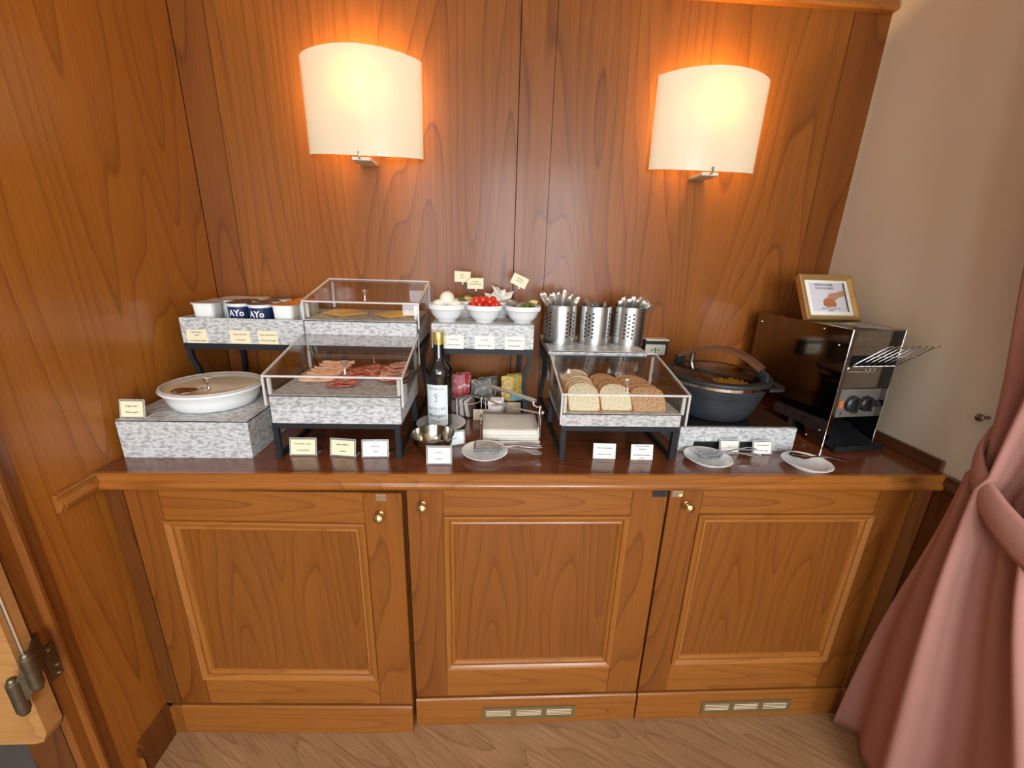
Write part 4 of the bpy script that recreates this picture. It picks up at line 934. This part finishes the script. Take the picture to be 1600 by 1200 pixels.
# label: bent sheet with arched top
R = 0.0409; a0 = 0.88; m = MB(); nu = 20; LA = -0.14
def lab_fn(u, v):
    s = u*2-1; a = s*a0+LA; top = 0.139+0.012*max(0, 1-(s*1.7)**2)+(0.0 if abs(s) > 0.99 else 0.002); return (R*math.sin(a), -R*math.cos(a), 0.010+(top-0.010)*v)
m.grid(lab_fn, 31, 3); lab = m.obj('label', 'label_white', t, smooth=60, recalc=False)
def bent(body, size, zc, shear=0, wmax=0.058, bold=0.0):
    cu = bpy.data.curves.new('t', 'FONT'); cu.body = body; cu.size = size; cu.align_x = 'CENTER'; cu.resolution_u = 1; cu.shear = shear; cu.offset = bold
    o = bpy.data.objects.new('t', cu); C.objects.link(o); me = bpy.data.meshes.new_from_object(o.evaluated_get(bpy.context.evaluated_depsgraph_get()))
    wd = max(v.co.x for v in me.vertices)-min(v.co.x for v in me.vertices); k = min(1, wmax/wd); r = R+0.0004
    m = MB(); m.add([(r*math.sin(v.co.x*k/r+LA), -r*math.cos(v.co.x*k/r+LA), zc+v.co.y) for v in me.vertices], [tuple(p_.vertices) for p_ in me.polygons])
    m.obj('lettering', 'ink', lab, smooth=0, recalc=False); bpy.data.objects.remove(o)
bent('MASTRO BIO', 0.0125, 0.062); bent('Biologico', 0.0175, 0.038, 0.35, 0.056, 0.0002)
bent('condimento', 0.005, 0.056, 0, 0.05)
m = MB(); rr = R+0.0004
def ln(pts, w_=0.0006):
    q_ = [(rr*math.sin(x/rr+LA), -rr*math.cos(x/rr+LA), z) for x, z in pts]; m.tube(q_, w_, 4)
ln([(-0.034, 0.029), (-0.016, 0.0255), (-0.004, 0.028), (0.006, 0.0245), (0.018, 0.027), (0.034, 0.027)])
ln([(-0.010, 0.0235), (0.0, 0.0215), (0.010, 0.0235)])
ln([(-0.024, 0.131), (-0.012, 0.134), (0.0, 0.131), (0.012, 0.134), (0.024, 0.131)]); ln([(-0.024, 0.131), (-0.012, 0.127), (0, 0.130), (0.012, 0.127), (0.024, 0.131)]); ln([(0, 0.127), (0, 0.124)], 0.001)
ln([(0, 0.090), (0, 0.100), (-0.003, 0.106)], 0.001); ln([(0, 0.099), (0.005, 0.107)]); ln([(-0.006, 0.090), (0.006, 0.090)])
for i in range(14):
    a = i*0.9; x, z = 0.009*math.cos(a)*(0.4+0.6*((i*7) % 5)/4), 0.110+0.007*math.sin(a)*(0.4+0.6*((i*3) % 5)/4); ln([(x-0.001, z), (x+0.0012, z+0.0008)], 0.0009)
ln([(0.0, 0.083), (-0.001, 0.078)])
m.obj('ornament', 'ink', lab, smooth=0)

# ---- steel bowl with lemon
t = thing('steel_bowl', 'small shiny steel bowl in front of the bottle', 'bowl', (0.802, 0.122, H))
MB().lathe([(0.0001, 0.0), (0.022, 0.0), (0.034, 0.006), (0.046, 0.020), (0.054, 0.040), (0.0575, 0.058), (0.0590, 0.0585), (0.0590, 0.0595), (0.0565, 0.0595), (0.0525, 0.040), (0.0445, 0.0215), (0.033, 0.0085), (0.0001, 0.003)], 48).obj('bowl_body', 'bowl_steel', t, smooth=50)
for i, (x, y, rz) in enumerate([(0.792, 0.128, 0.3), (0.812, 0.118, 1.2), (0.803, 0.138, 2.2)]):
    a = MB().lathe([(0.0001, 0), (0.018, 0), (0.0185, 0.002), (0.018, 0.004), (0.0001, 0.004)], 20).obj('lemon_slice', 'lemon_green'); a.location = (x, y, H+0.012+0.006*i); a.rotation_euler = (0.5-0.3*i, 0.3, rz); tag(a, ['dull lemon slice at the bottom of the steel bowl', 'dull lemon slice in the middle of the steel bowl', 'dull lemon slice uppermost in the steel bowl'][i], 'lemon', 'lemon slices')

# ---- napkins and holder
for i in range(9):
    def fn(u, v, i=i): return (0.166*u+0.001*math.sin(i*3), 0.150*v+0.002*math.sin(i*2.1), 0.0008*math.sin(u*5+i)+0.0007*math.sin(v*7+i*2))
    m = MB(); m.grid(fn, 8, 8); o = m.obj('napkin', 'napkin', smooth=60, solid=0.0028); o.location = (0.9385, 0.193, H+0.0075+0.0034*i)
    tag(o, f'folded cream paper napkin, {["bottom one", "second from the bottom", "third from the bottom", "fourth from the bottom", "middle of the stack", "fourth from the top", "third from the top", "second from the top", "top one"][i]}', 'napkin', 'stack of paper napkins')
t = thing('napkin_holder', 'chrome wire napkin holder with weighted arm around the napkins', 'napkin holder', (0, 0, 0))
MB().box(0.936, 1.108, 0.192, 0.345, H, H+0.004, 0.001).obj('base_plate', 'chrome', t)
lz = H+0.004
def upr(x, y, dx, dy, top):
    return [(x-dx, y-dy, lz-0.001), (x-dx, y-dy, top-0.012), (x-dx*0.6, y-dy*0.6, top-0.003), (x, y, top), (x+dx*0.6, y+dy*0.6, top-0.003), (x+dx, y+dy, top-0.012), (x+dx, y+dy, lz-0.001)]
MB().tube(upr(0.937, 0.328, 0.007, 0.008, 1.000), 0.0018, 8).obj('upright', 'chrome', t)
MB().tube(upr(1.1065, 0.206, 0.004, 0.008, 1.012), 0.0022, 8).obj('upright', 'chrome', t)
MB().tube([(0.942, 0.322, 0.990), (0.975, 0.30, 0.984), (1.05, 0.25, 0.984), (1.104, 0.208, 0.988)], 0.0028, 8).obj('cross_arm', 'satin_steel', t)
MB().ball((1.113, 0.200, 0.992), 0.0065).obj('ball', 'chrome', t)
wa, wbp = Vector((0.955, 0.305, 1.040)), Vector((1.092, 0.208, 1.026))
MB().tube([wa, wbp], 0.0062, 12).obj('weight_bar', 'satin_steel', t)
MB().tube([wbp+Vector((-0.008, 0.006, -0.004)), wbp+Vector((-0.006, 0.004, -0.014)), (1.097, 0.207, 1.006), (1.1055, 0.207, 1.010)], 0.0018, 8).obj('linkage', 'chrome', t)
MB().tube([wa+Vector((0.02, -0.013, -0.004)), wa+Vector((0.02, -0.013, -0.024)), (0.946, 0.318, 0.996)], 0.0018, 8).obj('linkage', 'chrome', t)

# ---- tea things at the back
def sachets(mat, x0, x1, y, z, n, w_, h, label, group, lean=0.15, cat='sachet'):
    for i in range(n):
        k = i/(max(1, n-1)); o = sachet('x', w_, h, 0.006, i).obj('sachet', mat if not isinstance(mat, list) else mat[i % len(mat)], smooth=60)
        o.location = (x0+(x1-x0)*k, y+0.009*i, z); o.rotation_euler = (-lean-0.03*math.sin(i*2), 0.10*math.sin(i*2.4), 0.3*math.sin(i*1.7)); tag(o, label+('' if 0 < i < n-1 else ', frontmost of them' if i == 0 else ', rearmost of them'), cat, group)
def clear_cup(x, y, r, h, label, square=False):
    t = thing('clear_holder', label, 'holder', (x, y, H)); 
    MB().lathe([(0.0001, 0), (r*0.8, 0), (r, h), (r-0.0015, h), (r*0.8-0.0015, 0.002), (0.0001, 0.002)], 8 if square else 28).obj('holder_body', 'acrylic', t, smooth=30)
    MB().lathe([(r-0.0015, h), (r+0.001, h), (r+0.001, h+0.0015), (r-0.0015, h+0.0015)], 8 if square else 28, closed=True).obj('holder_rim', 'acrylic_edge', t, smooth=30)
    return t
clear_cup(0.852, 0.474, 0.042, 0.055, 'clear holder with red sachets behind the bottle')
clear_cup(0.942, 0.490, 0.052, 0.050, 'clear holder with black sachets at the back')
clear_cup(1.043, 0.474, 0.042, 0.050, 'clear holder with yellow sachets at the back')
sachets('red_foil', 0.838, 0.864, 0.455, H+0.038, 5, 0.048, 0.088, 'shiny red sachet standing behind the bottle', 'red sachets')
sachets(['black_foil', 'black_foil', 'sachet_brown'], 0.922, 0.958, 0.468, H+0.036, 6, 0.062, 0.070, 'black and gold sachet standing at the back', 'black sachets', 0.2)
sachets('yellow_foil', 0.965+0.06, 1.054, 0.454, H+0.036, 6, 0.055, 0.088, 'yellow sachet standing at the back right', 'yellow sachets')
m = MB(); 
tp = MB().prism([(-0.020, 0.004), (0.022, 0.004), (0.022, 0.028), (0.002, 0.018), (-0.020, 0.024)], 'Y', -0.0005, 0.0).obj('blue_packet', 'teal_print'); tp.location = (1.052, 0.4285, H+0.045); tag(tp, 'small teal and brown printed packet beneath the yellow sachets', 'packet')
clear_cup(0.883, 0.408, 0.044, 0.055, 'round clear holder of sugar sachets left of the napkins')
clear_cup(0.978, 0.408, 0.044, 0.050, 'round clear holder of tea sachets behind the napkins')
for i in range(8):
    o = sachet('x', 0.050, 0.056, 0.007, i).obj('sachet', ['sachet_white', 'sachet_brown', 'paper_white'][i % 3], smooth=60); o.location = (0.857+0.0066*i, 0.394+0.002*(i % 3), H+0.008); o.rotation_euler = (-0.12, 0.18-0.05*i, 1.15); tag(o, 'white and brown sugar sachet standing edge-on in the left clear holder', 'sachet', 'sugar sachets')
for i in range(4):
    o = sachet('x', 0.046, 0.052, 0.006, i).obj('sachet', 'sachet_white', smooth=60); o.location = (0.975+0.003*i, 0.380+0.013*i, H+0.008); o.rotation_euler = (-0.15, 0.0, 0.1); tag(o, 'white printed tea sachet in the clear holder behind the napkins', 'sachet', 'white tea sachets')
    if i == 0:
        pr_ = MB().box(-0.013, 0.013, -0.0040, -0.0032, 0.034, 0.042).obj('print', 'red_foil', o, smooth=0); o['group'] = 'white tea sachets'; o['label'] = 'white tea sachet with red print, frontmost behind the napkins'

# ---- plates, tongs, spoon
def plate(x, y, r, label, tilt=0):
    t = thing('plate', label, 'plate', (x, y, H), 0)
    MB().lathe([(0.0001, 0.002), (r*0.55, 0.002), (r*0.56, 0.0), (r*0.62, 0.0), (r*0.66, 0.004), (r*0.88, 0.010), (r*0.985, 0.013), (r, 0.0145), (r*0.98, 0.0155), (r*0.86, 0.0125), (r*0.66, 0.0075), (r*0.6, 0.006), (0.0001, 0.0055)], 48).obj('plate_body', 'ceramic', t, smooth=50)
    return t
plate(0.945, 0.112, 0.064, 'small white plate with tongs in front of the napkins')
plate(1.565, 0.082, 0.064, 'small white plate with tongs in front of the hob box')
plate(1.832, 0.055, 0.062, 'small white plate with a spoon, at the right end of the counter')
def tongs(label, loc, rz, tint=0):
    t = thing('serving_tongs', label, 'tongs', loc, (0, 0, rz))
    for s, nm in ((1, 'upper_jaw'), (-1, 'lower_jaw')):
        zz = 0.006 if s > 0 else -0.002
        m = MB()
        out = [(-0.040, -0.022, zz), (-0.036, -0.025, zz), (0.010, -0.020, zz), (0.030, -0.006, zz), (0.034, 0.0, zz+0.001), (0.030, 0.006, zz), (0.010, 0.020, zz), (-0.036, 0.025, zz), (-0.040, 0.022, zz)]
        m.tube(out, 0.0030, 6, closed=True, flat=0.45)
        for yy in (-0.012, 0.0, 0.012): m.tube([(-0.040, yy, zz), (-0.015, yy*0.6, zz+0.003*s), (0.012, yy*1.1, zz), (0.028, yy*0.3, zz)], 0.0034, 6, flat=0.35)
        m.obj(nm, 'tong_steel', t)
        h = [(0.030, 0.0, zz), (0.055, -0.004*s, zz+0.004), (0.085, 0.004*s, zz+0.004)]
        lp = [(0.105, 0.010*s, zz+0.001), (0.125, 0.020*s, zz-0.001), (0.143, 0.018*s, zz-0.002), (0.147, 0.009*s, zz-0.002), (0.130, 0.003*s, zz-0.001), (0.105, 0.002*s, zz+0.001)]
        MB().tube(h+lp+[(0.086, 0.0, zz+0.003)], 0.0028, 8, flat=0.6).obj('handle', 'tong_steel', t)
    return t
p1 = pz(775, 700, H+0.018); p2 = pz(850, 707, H+0.010)
tongs('steel serving tongs lying on the plate before the napkins', (0.957, 0.116, H+0.0185), math.atan2(p2.y-p1.y, p2.x-p1.x))
tongs('steel serving tongs on the plate before the hob box', (1.575, 0.088, H+0.0185), 0.10)
sp = thing('serving_spoon', 'dark steel spoon lying on the right-hand plate', 'spoon', (1.795, 0.080, H+0.0225), (0, 0.02, -0.22))
spoon_mesh(0.15, 0.019, 0.028).obj('spoon_body', 'spoon_steel', sp, solid=0.0014)

# ---- induction box and hob
t = thing('hob_box', 'low grey stone-effect box with a dark slot, under the black casserole', 'box', (1.507, 0.145, H))
m = MB(); w_ = 0.348; h = 0.074
pts_in = (0.045, 0.260, 0.0, 0.030)
m.box(0, w_, 0.0, 0.010, 0.030, h); m.box(0, 0.045, 0, 0.010, 0, 0.030); m.box(0.260, w_, 0, 0.010, 0, 0.030)
m.box(0.002, 0.010, 0.010, 0.30, 0, 0.045); m.box(w_-0.010, w_-0.002, 0.010, 0.30, 0, 0.045); m.box(0.01, w_-0.01, 0.29, 0.30, 0, 0.045)
m.obj('body', 'stone_laminate', t, smooth=0)
MB().box(0.02, 0.30, 0.012, 0.016, 0.0, 0.034).obj('slot_back', 'dark_void', t, smooth=0)
t = thing('induction_hob', 'flat black glass induction hob set in the grey box', 'hob', (1.518, 0.156, H+0.050))
MB().box(0, 0.326, 0, 0.278, 0, 0.0215).obj('housing', 'rubber_black', t, smooth=0)
MB().box(-0.010, 0.336, -0.0005, 0.300, 0.0216, 0.0252, 0.001).obj('glass_top', 'black_glass', t)

# ---- casserole
PX, PY, PZ_ = 1.662, 0.282, H+0.0755
t = thing('casserole', 'black casserole pot with steel rim on the induction hob', 'pot', (PX, PY, PZ_), 0.0)
MB().lathe([(0.0001, 0.0), (0.098, 0.0), (0.106, 0.004), (0.120, 0.030), (0.132, 0.065), (0.136, 0.080), (0.1375, 0.0815), (0.1415, 0.104), (0.1445, 0.112), (0.1415, 0.112), (0.130, 0.070), (0.104, 0.008), (0.0001, 0.006)], 64).obj('pot_body', 'cast_black', t, smooth=40)
MB().lathe([(0.1420, 0.1055), (0.1462, 0.1060), (0.1472, 0.1145), (0.1430, 0.1150)], 64, closed=True).obj('rim_band', 'chrome', t, smooth=40)
for ang in (-0.25, PI-0.45):
    M = RZ(ang)
    m = MB(); m.prism([(0.138, -0.055), (0.160, -0.050), (0.186, -0.034), (0.194, -0.012), (0.194, 0.012), (0.186, 0.034), (0.160, 0.050), (0.138, 0.055), (0.142, 0.028), (0.168, 0.022), (0.168, -0.022), (0.142, -0.028)], 'Z', 0.092, 0.1005, M=M); m.obj('side_handle', 'rubber_black', t, smooth=25)
t = thing('pot_lid', 'glass casserole lid with black rim and arched wooden handle', 'lid', (PX, PY, PZ_+0.1155), 0.0)
MB().lathe([(0.1330, 0.002), (0.1400, 0.0), (0.1520, 0.0005), (0.1545, 0.006), (0.1520, 0.012), (0.1400, 0.015), (0.1300, 0.013)], 64, closed=True).obj('lid_rim', 'rubber_black', t, smooth=50)
MB().lathe([(0.1325, 0.008), (0.11, 0.0165), (0.07, 0.024), (0.0001, 0.0275), (0.0001, 0.0295), (0.07, 0.026), (0.11, 0.0185), (0.1325, 0.0105)], 64, closed=True).obj('lid_glass', 'pot_glass', t, smooth=60)
A = Vector((0.084, -0.088, 0)); Bp = Vector((-0.074, 0.104, 0)); ax = (Bp-A).normalized(); sdv = Vector((-ax.y, ax.x, 0))
def arch(k): # 0..1 along the handle
    p = A.lerp(Bp, k); return Vector((p.x, p.y, 0.036+0.050*math.sin(PI*min(1, max(0, (k*0.92+0.04)))**0.9)))
for off in (-0.0135, 0, 0.0135):
    MB().tube([arch(k/16)+sdv*off for k in range(17)], 0.0078, 4, upv=(0, 0, 1), flat=1.0).obj('wooden_strip', 'walnut', t, smooth=25)
for e, dk in ((A, 1), (Bp, -1)):
    q_ = e-Vector((ax.x, ax.y, 0))*0.008*dk
    m = MB().tube([(q_.x, q_.y, 0.012), (q_.x, q_.y, 0.026), (e.x+ax.x*0.012*dk, e.y+ax.y*0.012*dk, 0.036)], 0.019, 8, flat=0.5); m.obj('handle_mount', 'rubber_black', t, smooth=30)
MB().lathe([(0.0001, 0), (0.010, 0), (0.009, 0.030), (0.012, 0.040), (0.0001, 0.042)], 16, (-0.045, 0.082, 0.018)).obj('steam_knob', 'knob_chrome', t)
eg = MB().grid(lambda u, v: (0.085*u, 0.085*v, 0.012+0.007*math.sin(u*17+v*9)*math.sin(v*14)+0.006*math.sin(u*31)), 18, 18).obj('scrambled_eggs', 'egg_scramble', smooth=60, solid=0.012)
eg.location = (1.668, 0.225, PZ_+0.078); tag(eg, 'yellow scrambled eggs seen through the casserole lid', 'eggs')
for i in range(5):
    o = MB().grid(lambda u, v: (0.08*u, 0.022*v, 0.005*math.sin(u*14+i)), 14, 4).obj('bacon_rasher', 'bacon', smooth=60, solid=0.002); o.location = (1.575+0.004*i, 0.225+0.024*i, PZ_+0.074+0.002*i); o.rotation_euler = (0, 0, 0.1*i-0.2); tag(o, 'brown bacon rasher in the casserole, '+['nearest the front', 'second from the front', 'middle one', 'fourth from the front', 'rearmost'][i], 'bacon', 'bacon rashers')
t = thing('food_divider', 'dark divider between eggs and bacon inside the casserole', 'divider', (1.664, 0.282, PZ_+0.008))
MB().box(-0.002, 0.002, -0.118, 0.118, 0.058, 0.088).obj('divider_blade', 'cast_black', t)

# ---- toaster
TX0, TX1, TY0, TY1, TZ1 = 1.966, 2.146, 0.170, 0.530, 1.262
t = thing('conveyor_toaster', 'tall mirror-steel conveyor toaster in the right corner', 'toaster', (TX0, TY0, H), math.radians(7))
TW, TD, TH = TX1-TX0, TY1-TY0, TZ1-H
foot = [(0.0, 0.0), (0.045, 0.0), (0.060, 0.012), (0.075, 0.045), (TD-0.075, 0.045), (TD-0.060, 0.012), (TD-0.045, 0.0), (TD, 0.0), (TD, TH), (0.0, TH)]
for s in (0, TW-0.0025):
    MB().prism(foot, 'X', s, s+0.0025).obj('side_plate', 'mirror_steel', t, smooth=0)
for s in (0.00125, TW-0.00125):
    MB().tube([(s, -0.001, 0.002), (s, -0.001, TH-0.001)], 0.0012, 6).obj('edge_strip', 'chrome', t)
MB().box(0.003, TW-0.003, 0.001, TD, TH-0.0035, TH-0.0005).obj('top_plate', 'mirror_steel', t, smooth=0)
fy = 0.016
MB().box(0.003, TW-0.003, fy, fy+0.003, TH-0.078, TH-0.004).obj('upper_fascia', 'toaster_steel', t, smooth=0)
lettering(['Roller    Grill'], 0.020, T(TW/2+0.006, fy-0.0006, TH-0.030), t, 'knob_chrome', gap=1.3, wmax=TW*0.86)
MB().box(0.003, TW-0.003, fy+0.05, fy+0.053, TH-0.14, TH-0.078).obj('loading_opening', 'dark_void', t, smooth=0)
MB().box(0.003, TW-0.003, fy, fy+0.003, TH-0.178, TH-0.112).obj('middle_fascia', 'toaster_steel', t, smooth=0)
for zz in (0.246, 0.236): MB().tube([(0.020, fy-0.004, zz), (0.150, fy-0.004, zz)], 0.002, 6).obj('roller_rod', 'wire', t)
for xx in (0.022, 0.105, 0.120): MB().tube([(xx, fy-0.004, 0.232), (xx+0.008, fy-0.006, 0.250)], 0.0022, 6).obj('rod_hook', 'wire', t)
MB().box(0.003, TW-0.003, fy-0.001, fy+0.001, 0.1815, 0.1845).obj('black_line', 'dark_void', t, smooth=0)  # black line along the joint above the control panel
MB().box(0.003, TW-0.003, fy-0.0005, fy+0.003, 0.092, 0.181).obj('control_panel', 'control_plate', t, smooth=0)
for kx_, kr in ((0.083, 0.026), (0.132, 0.024), (0.166, 0.010)):
    k = MB().lathe([(0.0001, 0), (kr, 0), (kr*0.96, 0.010), (kr*0.75, 0.014), (0.0001, 0.014)], 28, M=T(kx_, fy-0.0006, 0.135) @ RX(PI/2)).obj('control_knob', 'knob_black', t)
    if kr > 0.02: MB().box(kx_-0.0035, kx_+0.0035, fy-0.024, fy-0.0144, 0.135-kr*0.8, 0.135+kr*0.8, 0.0015).obj('pointer', 'knob_black', k)
MB().box(0.036, 0.052, fy-0.005, fy-0.0006, 0.122, 0.146, 0.0015).obj('rocker_switch', 'lamp_orange', t)
MB().box(0.090, 0.112, fy-0.0012, fy-0.0006, 0.101, 0.105).obj('marking', 'ink', t); MB().box(0.050, 0.056, fy-0.0012, fy-0.0006, 0.100, 0.108).obj('marking', 'ink', t)
MB().box(0.003, TW-0.003, fy+0.12, fy+0.123, 0.0, 0.092).obj('outlet_opening', 'dark_void', t, smooth=0)
MB().hexa([(0.006, -0.035, 0.006), (TW-0.006, -0.035, 0.006), (TW-0.006, 0.13, 0.052), (0.006, 0.13, 0.052), (0.006, -0.035, 0.009), (TW-0.006, -0.035, 0.009), (TW-0.006, 0.13, 0.055), (0.006, 0.13, 0.055)]).obj('outlet_tray', 'black_metal', t, smooth=0)
MB().box(0.006, TW-0.006, -0.038, -0.035, 0.004, 0.020).obj('tray_lip', 'black_metal', t, smooth=0)
for fx in (0.008, TW-0.022):
    for fy_ in (0.012, TD-0.026): MB().lathe([(0.0001, -0.0), (0.007, -0.0), (0.007, 0.005), (0.0001, 0.005)], 12, (fx+0.007, fy_+0.007, 0.0)).obj('rubber_foot', 'rubber_black', t)
for (yy, zz) in ((0.02, 0.05), (0.06, 0.018), (0.03, TH-0.05), (TD-0.02, TH-0.03), (0.09, TH-0.012)):
    MB().ball((-0.0008, yy, zz), 0.003, 10, 6).obj('screw', 'chrome', t)
# wire loading rack
MB().box(0.003, 0.022, 0.004, 0.007, 0.0, TH-0.004).obj('front_flange', 'mirror_steel', t, smooth=0)
rk = MB(); rx0, rx1 = 0.026, TW-0.004
bt, tp_ = (-0.002, 0.256), (-0.085, 0.330)
rk.tube([(rx0, bt[0], bt[1]), (rx1, bt[0], bt[1])], 0.0018, 6)
for i in range(8):
    x = rx0+(rx1-rx0)*i/7; rk.tube([(x, bt[0], bt[1]), (x, tp_[0], tp_[1]), (x, tp_[0]-0.012, tp_[1]+0.006)], 0.0014 if 0 < i < 7 else 0.0020, 6)
rk.tube([(rx0, tp_[0], tp_[1]), (rx1, tp_[0], tp_[1])], 0.0014, 6); rk.tube([(rx0, -0.045, 0.294), (rx1, -0.045, 0.294)], 0.0012, 6)
for x in (rx0, rx1): rk.tube([(x, bt[0], bt[1]), (x, fy, bt[1]-0.002)], 0.0018, 6)
rk.obj('wire_rack', 'wire', t, smooth=50)
sh = MB().grid(lambda u, v: (0.05+0.10*u, 0.02+0.10*v, 0.0015+0.002*math.sin(u*7)*math.sin(v*5)), 8, 8).obj('plastic_sleeve', 'film', smooth=60, solid=0.0008); sh.location = (TX0-0.015, TY0+0.0, TZ1+0.0025); tag(sh, 'clear plastic sheet lying on the toaster beside the picture frame', 'sheet')

# ---- picture frame leaning back on the toaster
FW_, FH_ = 0.155, 0.132; FS = 1.2
t = thing('picture_frame', 'gold picture frame with toaster notice, leaning on top of the toaster', 'frame', (2.055, 0.350, TZ1+0.001), (-0.54, 0, 0.03))
m = MB()
frame_ring(m, -FW_/2, FW_/2, 0, FH_, [(0.0, 0.012), (0.0, -0.004), (0.003, -0.007), (0.009, -0.007), (0.015, 0.0), (0.015, 0.006), (0.0, 0.012)][:6]); m.obj('gold_moulding', 'gold_frame', t, smooth=25)
MB().box(-FW_/2+0.004, FW_/2-0.004, 0.006, 0.011, 0.004, FH_-0.004).obj('backing', 'dark_wood', t, smooth=0)
MB().box(-FW_/2+0.014, FW_/2-0.014, 0.002, 0.0055, 0.014, FH_-0.014).obj('white_mat', 'paper_white', t, smooth=0)
pp = MB().box(-0.050, 0.052, 0.0012, 0.002, 0.026, 0.110).obj('printed_notice', 'photo_ground', t, smooth=0)
MB().box(0.0475, 0.052, 0.0006, 0.0012, 0.026, 0.110).obj('print_border', 'dark_print', pp, smooth=0)
MB().prism([(0.0475, 0.088), (0.0475, 0.072), (0.028, 0.066), (0.020, 0.060), (0.012, 0.058), (-0.002, 0.062), (-0.004, 0.070), (0.004, 0.078), (0.020, 0.080), (0.034, 0.084)], 'Y', 0.0004, 0.0012).obj('printed_hand', 'skin_print', pp, smooth=0)
MB().prism([(-0.018, 0.042), (-0.008, 0.038), (0.016, 0.040), (0.018, 0.048), (0.014, 0.058), (0.002, 0.064), (-0.010, 0.064), (-0.018, 0.056)], 'Y', 0.0002, 0.0012).obj('printed_bread', 'bread_print', pp, smooth=0)
lettering(['INTRODURRE', 'SOLO IL PANE'], 0.0088, T(-0.008, 0.0008, 0.098), pp, 'dark_print', gap=1.15, wmax=0.052, bold=0.0002)
lettering(['INTRODUCE ONLY THE', 'BREAD'], 0.0050, T(0.0, 0.0008, 0.031), pp, 'dark_print', gap=1.15, wmax=0.060, bold=0.0001)
def lean(y, z):   # from upright to the leaning frame's own axes
    return (y*math.cos(0.54)-z*math.sin(0.54), y*math.sin(0.54)+z*math.cos(0.54))
y2, z2 = lean(0.085, 0.0)
MB().hexa([(-0.02, 0.012, 0.09), (0.02, 0.012, 0.09), (0.02, 0.0145, 0.092), (-0.02, 0.0145, 0.092), (-0.025, y2, z2), (0.025, y2, z2), (0.025, y2+0.003, z2+0.001), (-0.025, y2+0.003, z2+0.001)]).obj('easel_strut', 'dark_wood', t, smooth=0)
t.scale = (FS, FS, FS)

# ================================================================== CURTAIN
t = thing('curtain', 'heavy dusty-pink curtain tied back at the right edge', 'curtain', (2.10, -0.02, 0.0))
def curt(u, v):
    """u along the cloth from the cabinet side, v = height fraction"""
    z = 0.012+2.45*v
    tie = 1.0
    g = math.exp(-((z-tie)/0.42)**2)           # pinch
    if z < tie: g = max(g, 0) ** 0.7
    far = 0.0 - 0.085*g - (0.02 if z > tie else 0)
    near = -0.62 + 0.30*g
    y = far+(near-far)*u
    amp = 0.040*(1-0.35*g)
    ph = u*PI*2*2.2 - 0.5 + 0.7*math.sin(z*1.3) + (0.55*(tie-z) if z < tie else 0)
    x = amp*math.sin(ph) + 0.018*math.sin(ph*2.1+z*2) - 0.02*math.exp(-((z-0.6)/0.5)**2)
    return (x-0.012, y, z)
MB().grid(curt, 90, 70).obj('cloth', 'curtain_pink', t, smooth=80, solid=0.004)
# tie-back band sweeping from wall hook round the cloth
m = MB()
def band(u, v):
    k = u
    p0, p1, p2, p3 = Vector((0.060, -0.075, 1.075)), Vector((-0.045, -0.075, 1.04)), Vector((-0.11, -0.19, 0.90)), Vector((-0.04, -0.44, 0.86))
    q_ = (1-k)**3*p0+3*(1-k)**2*k*p1+3*(1-k)*k*k*p2+k**3*p3
    return (q_.x-0.008*math.sin(v*PI), q_.y, q_.z+0.075*(v-0.5)*(0.8+0.4*k))
m.grid(band, 30, 7); m.obj('tieback', 'curtain_pink', t, smooth=80, solid=0.005)
t = thing('tieback_hook', 'small dark round hook on the beige wall beside the curtain', 'hook', (W, -0.03, 1.082))
MB().tube([(0, 0, 0), (-0.022, 0, 0)], 0.004, 8).obj('hook_stem', 'bronze', t)
MB().ball((-0.026, 0, 0), 0.010, 14, 8, sx=0.6).obj('hook_knob', 'bronze', t)
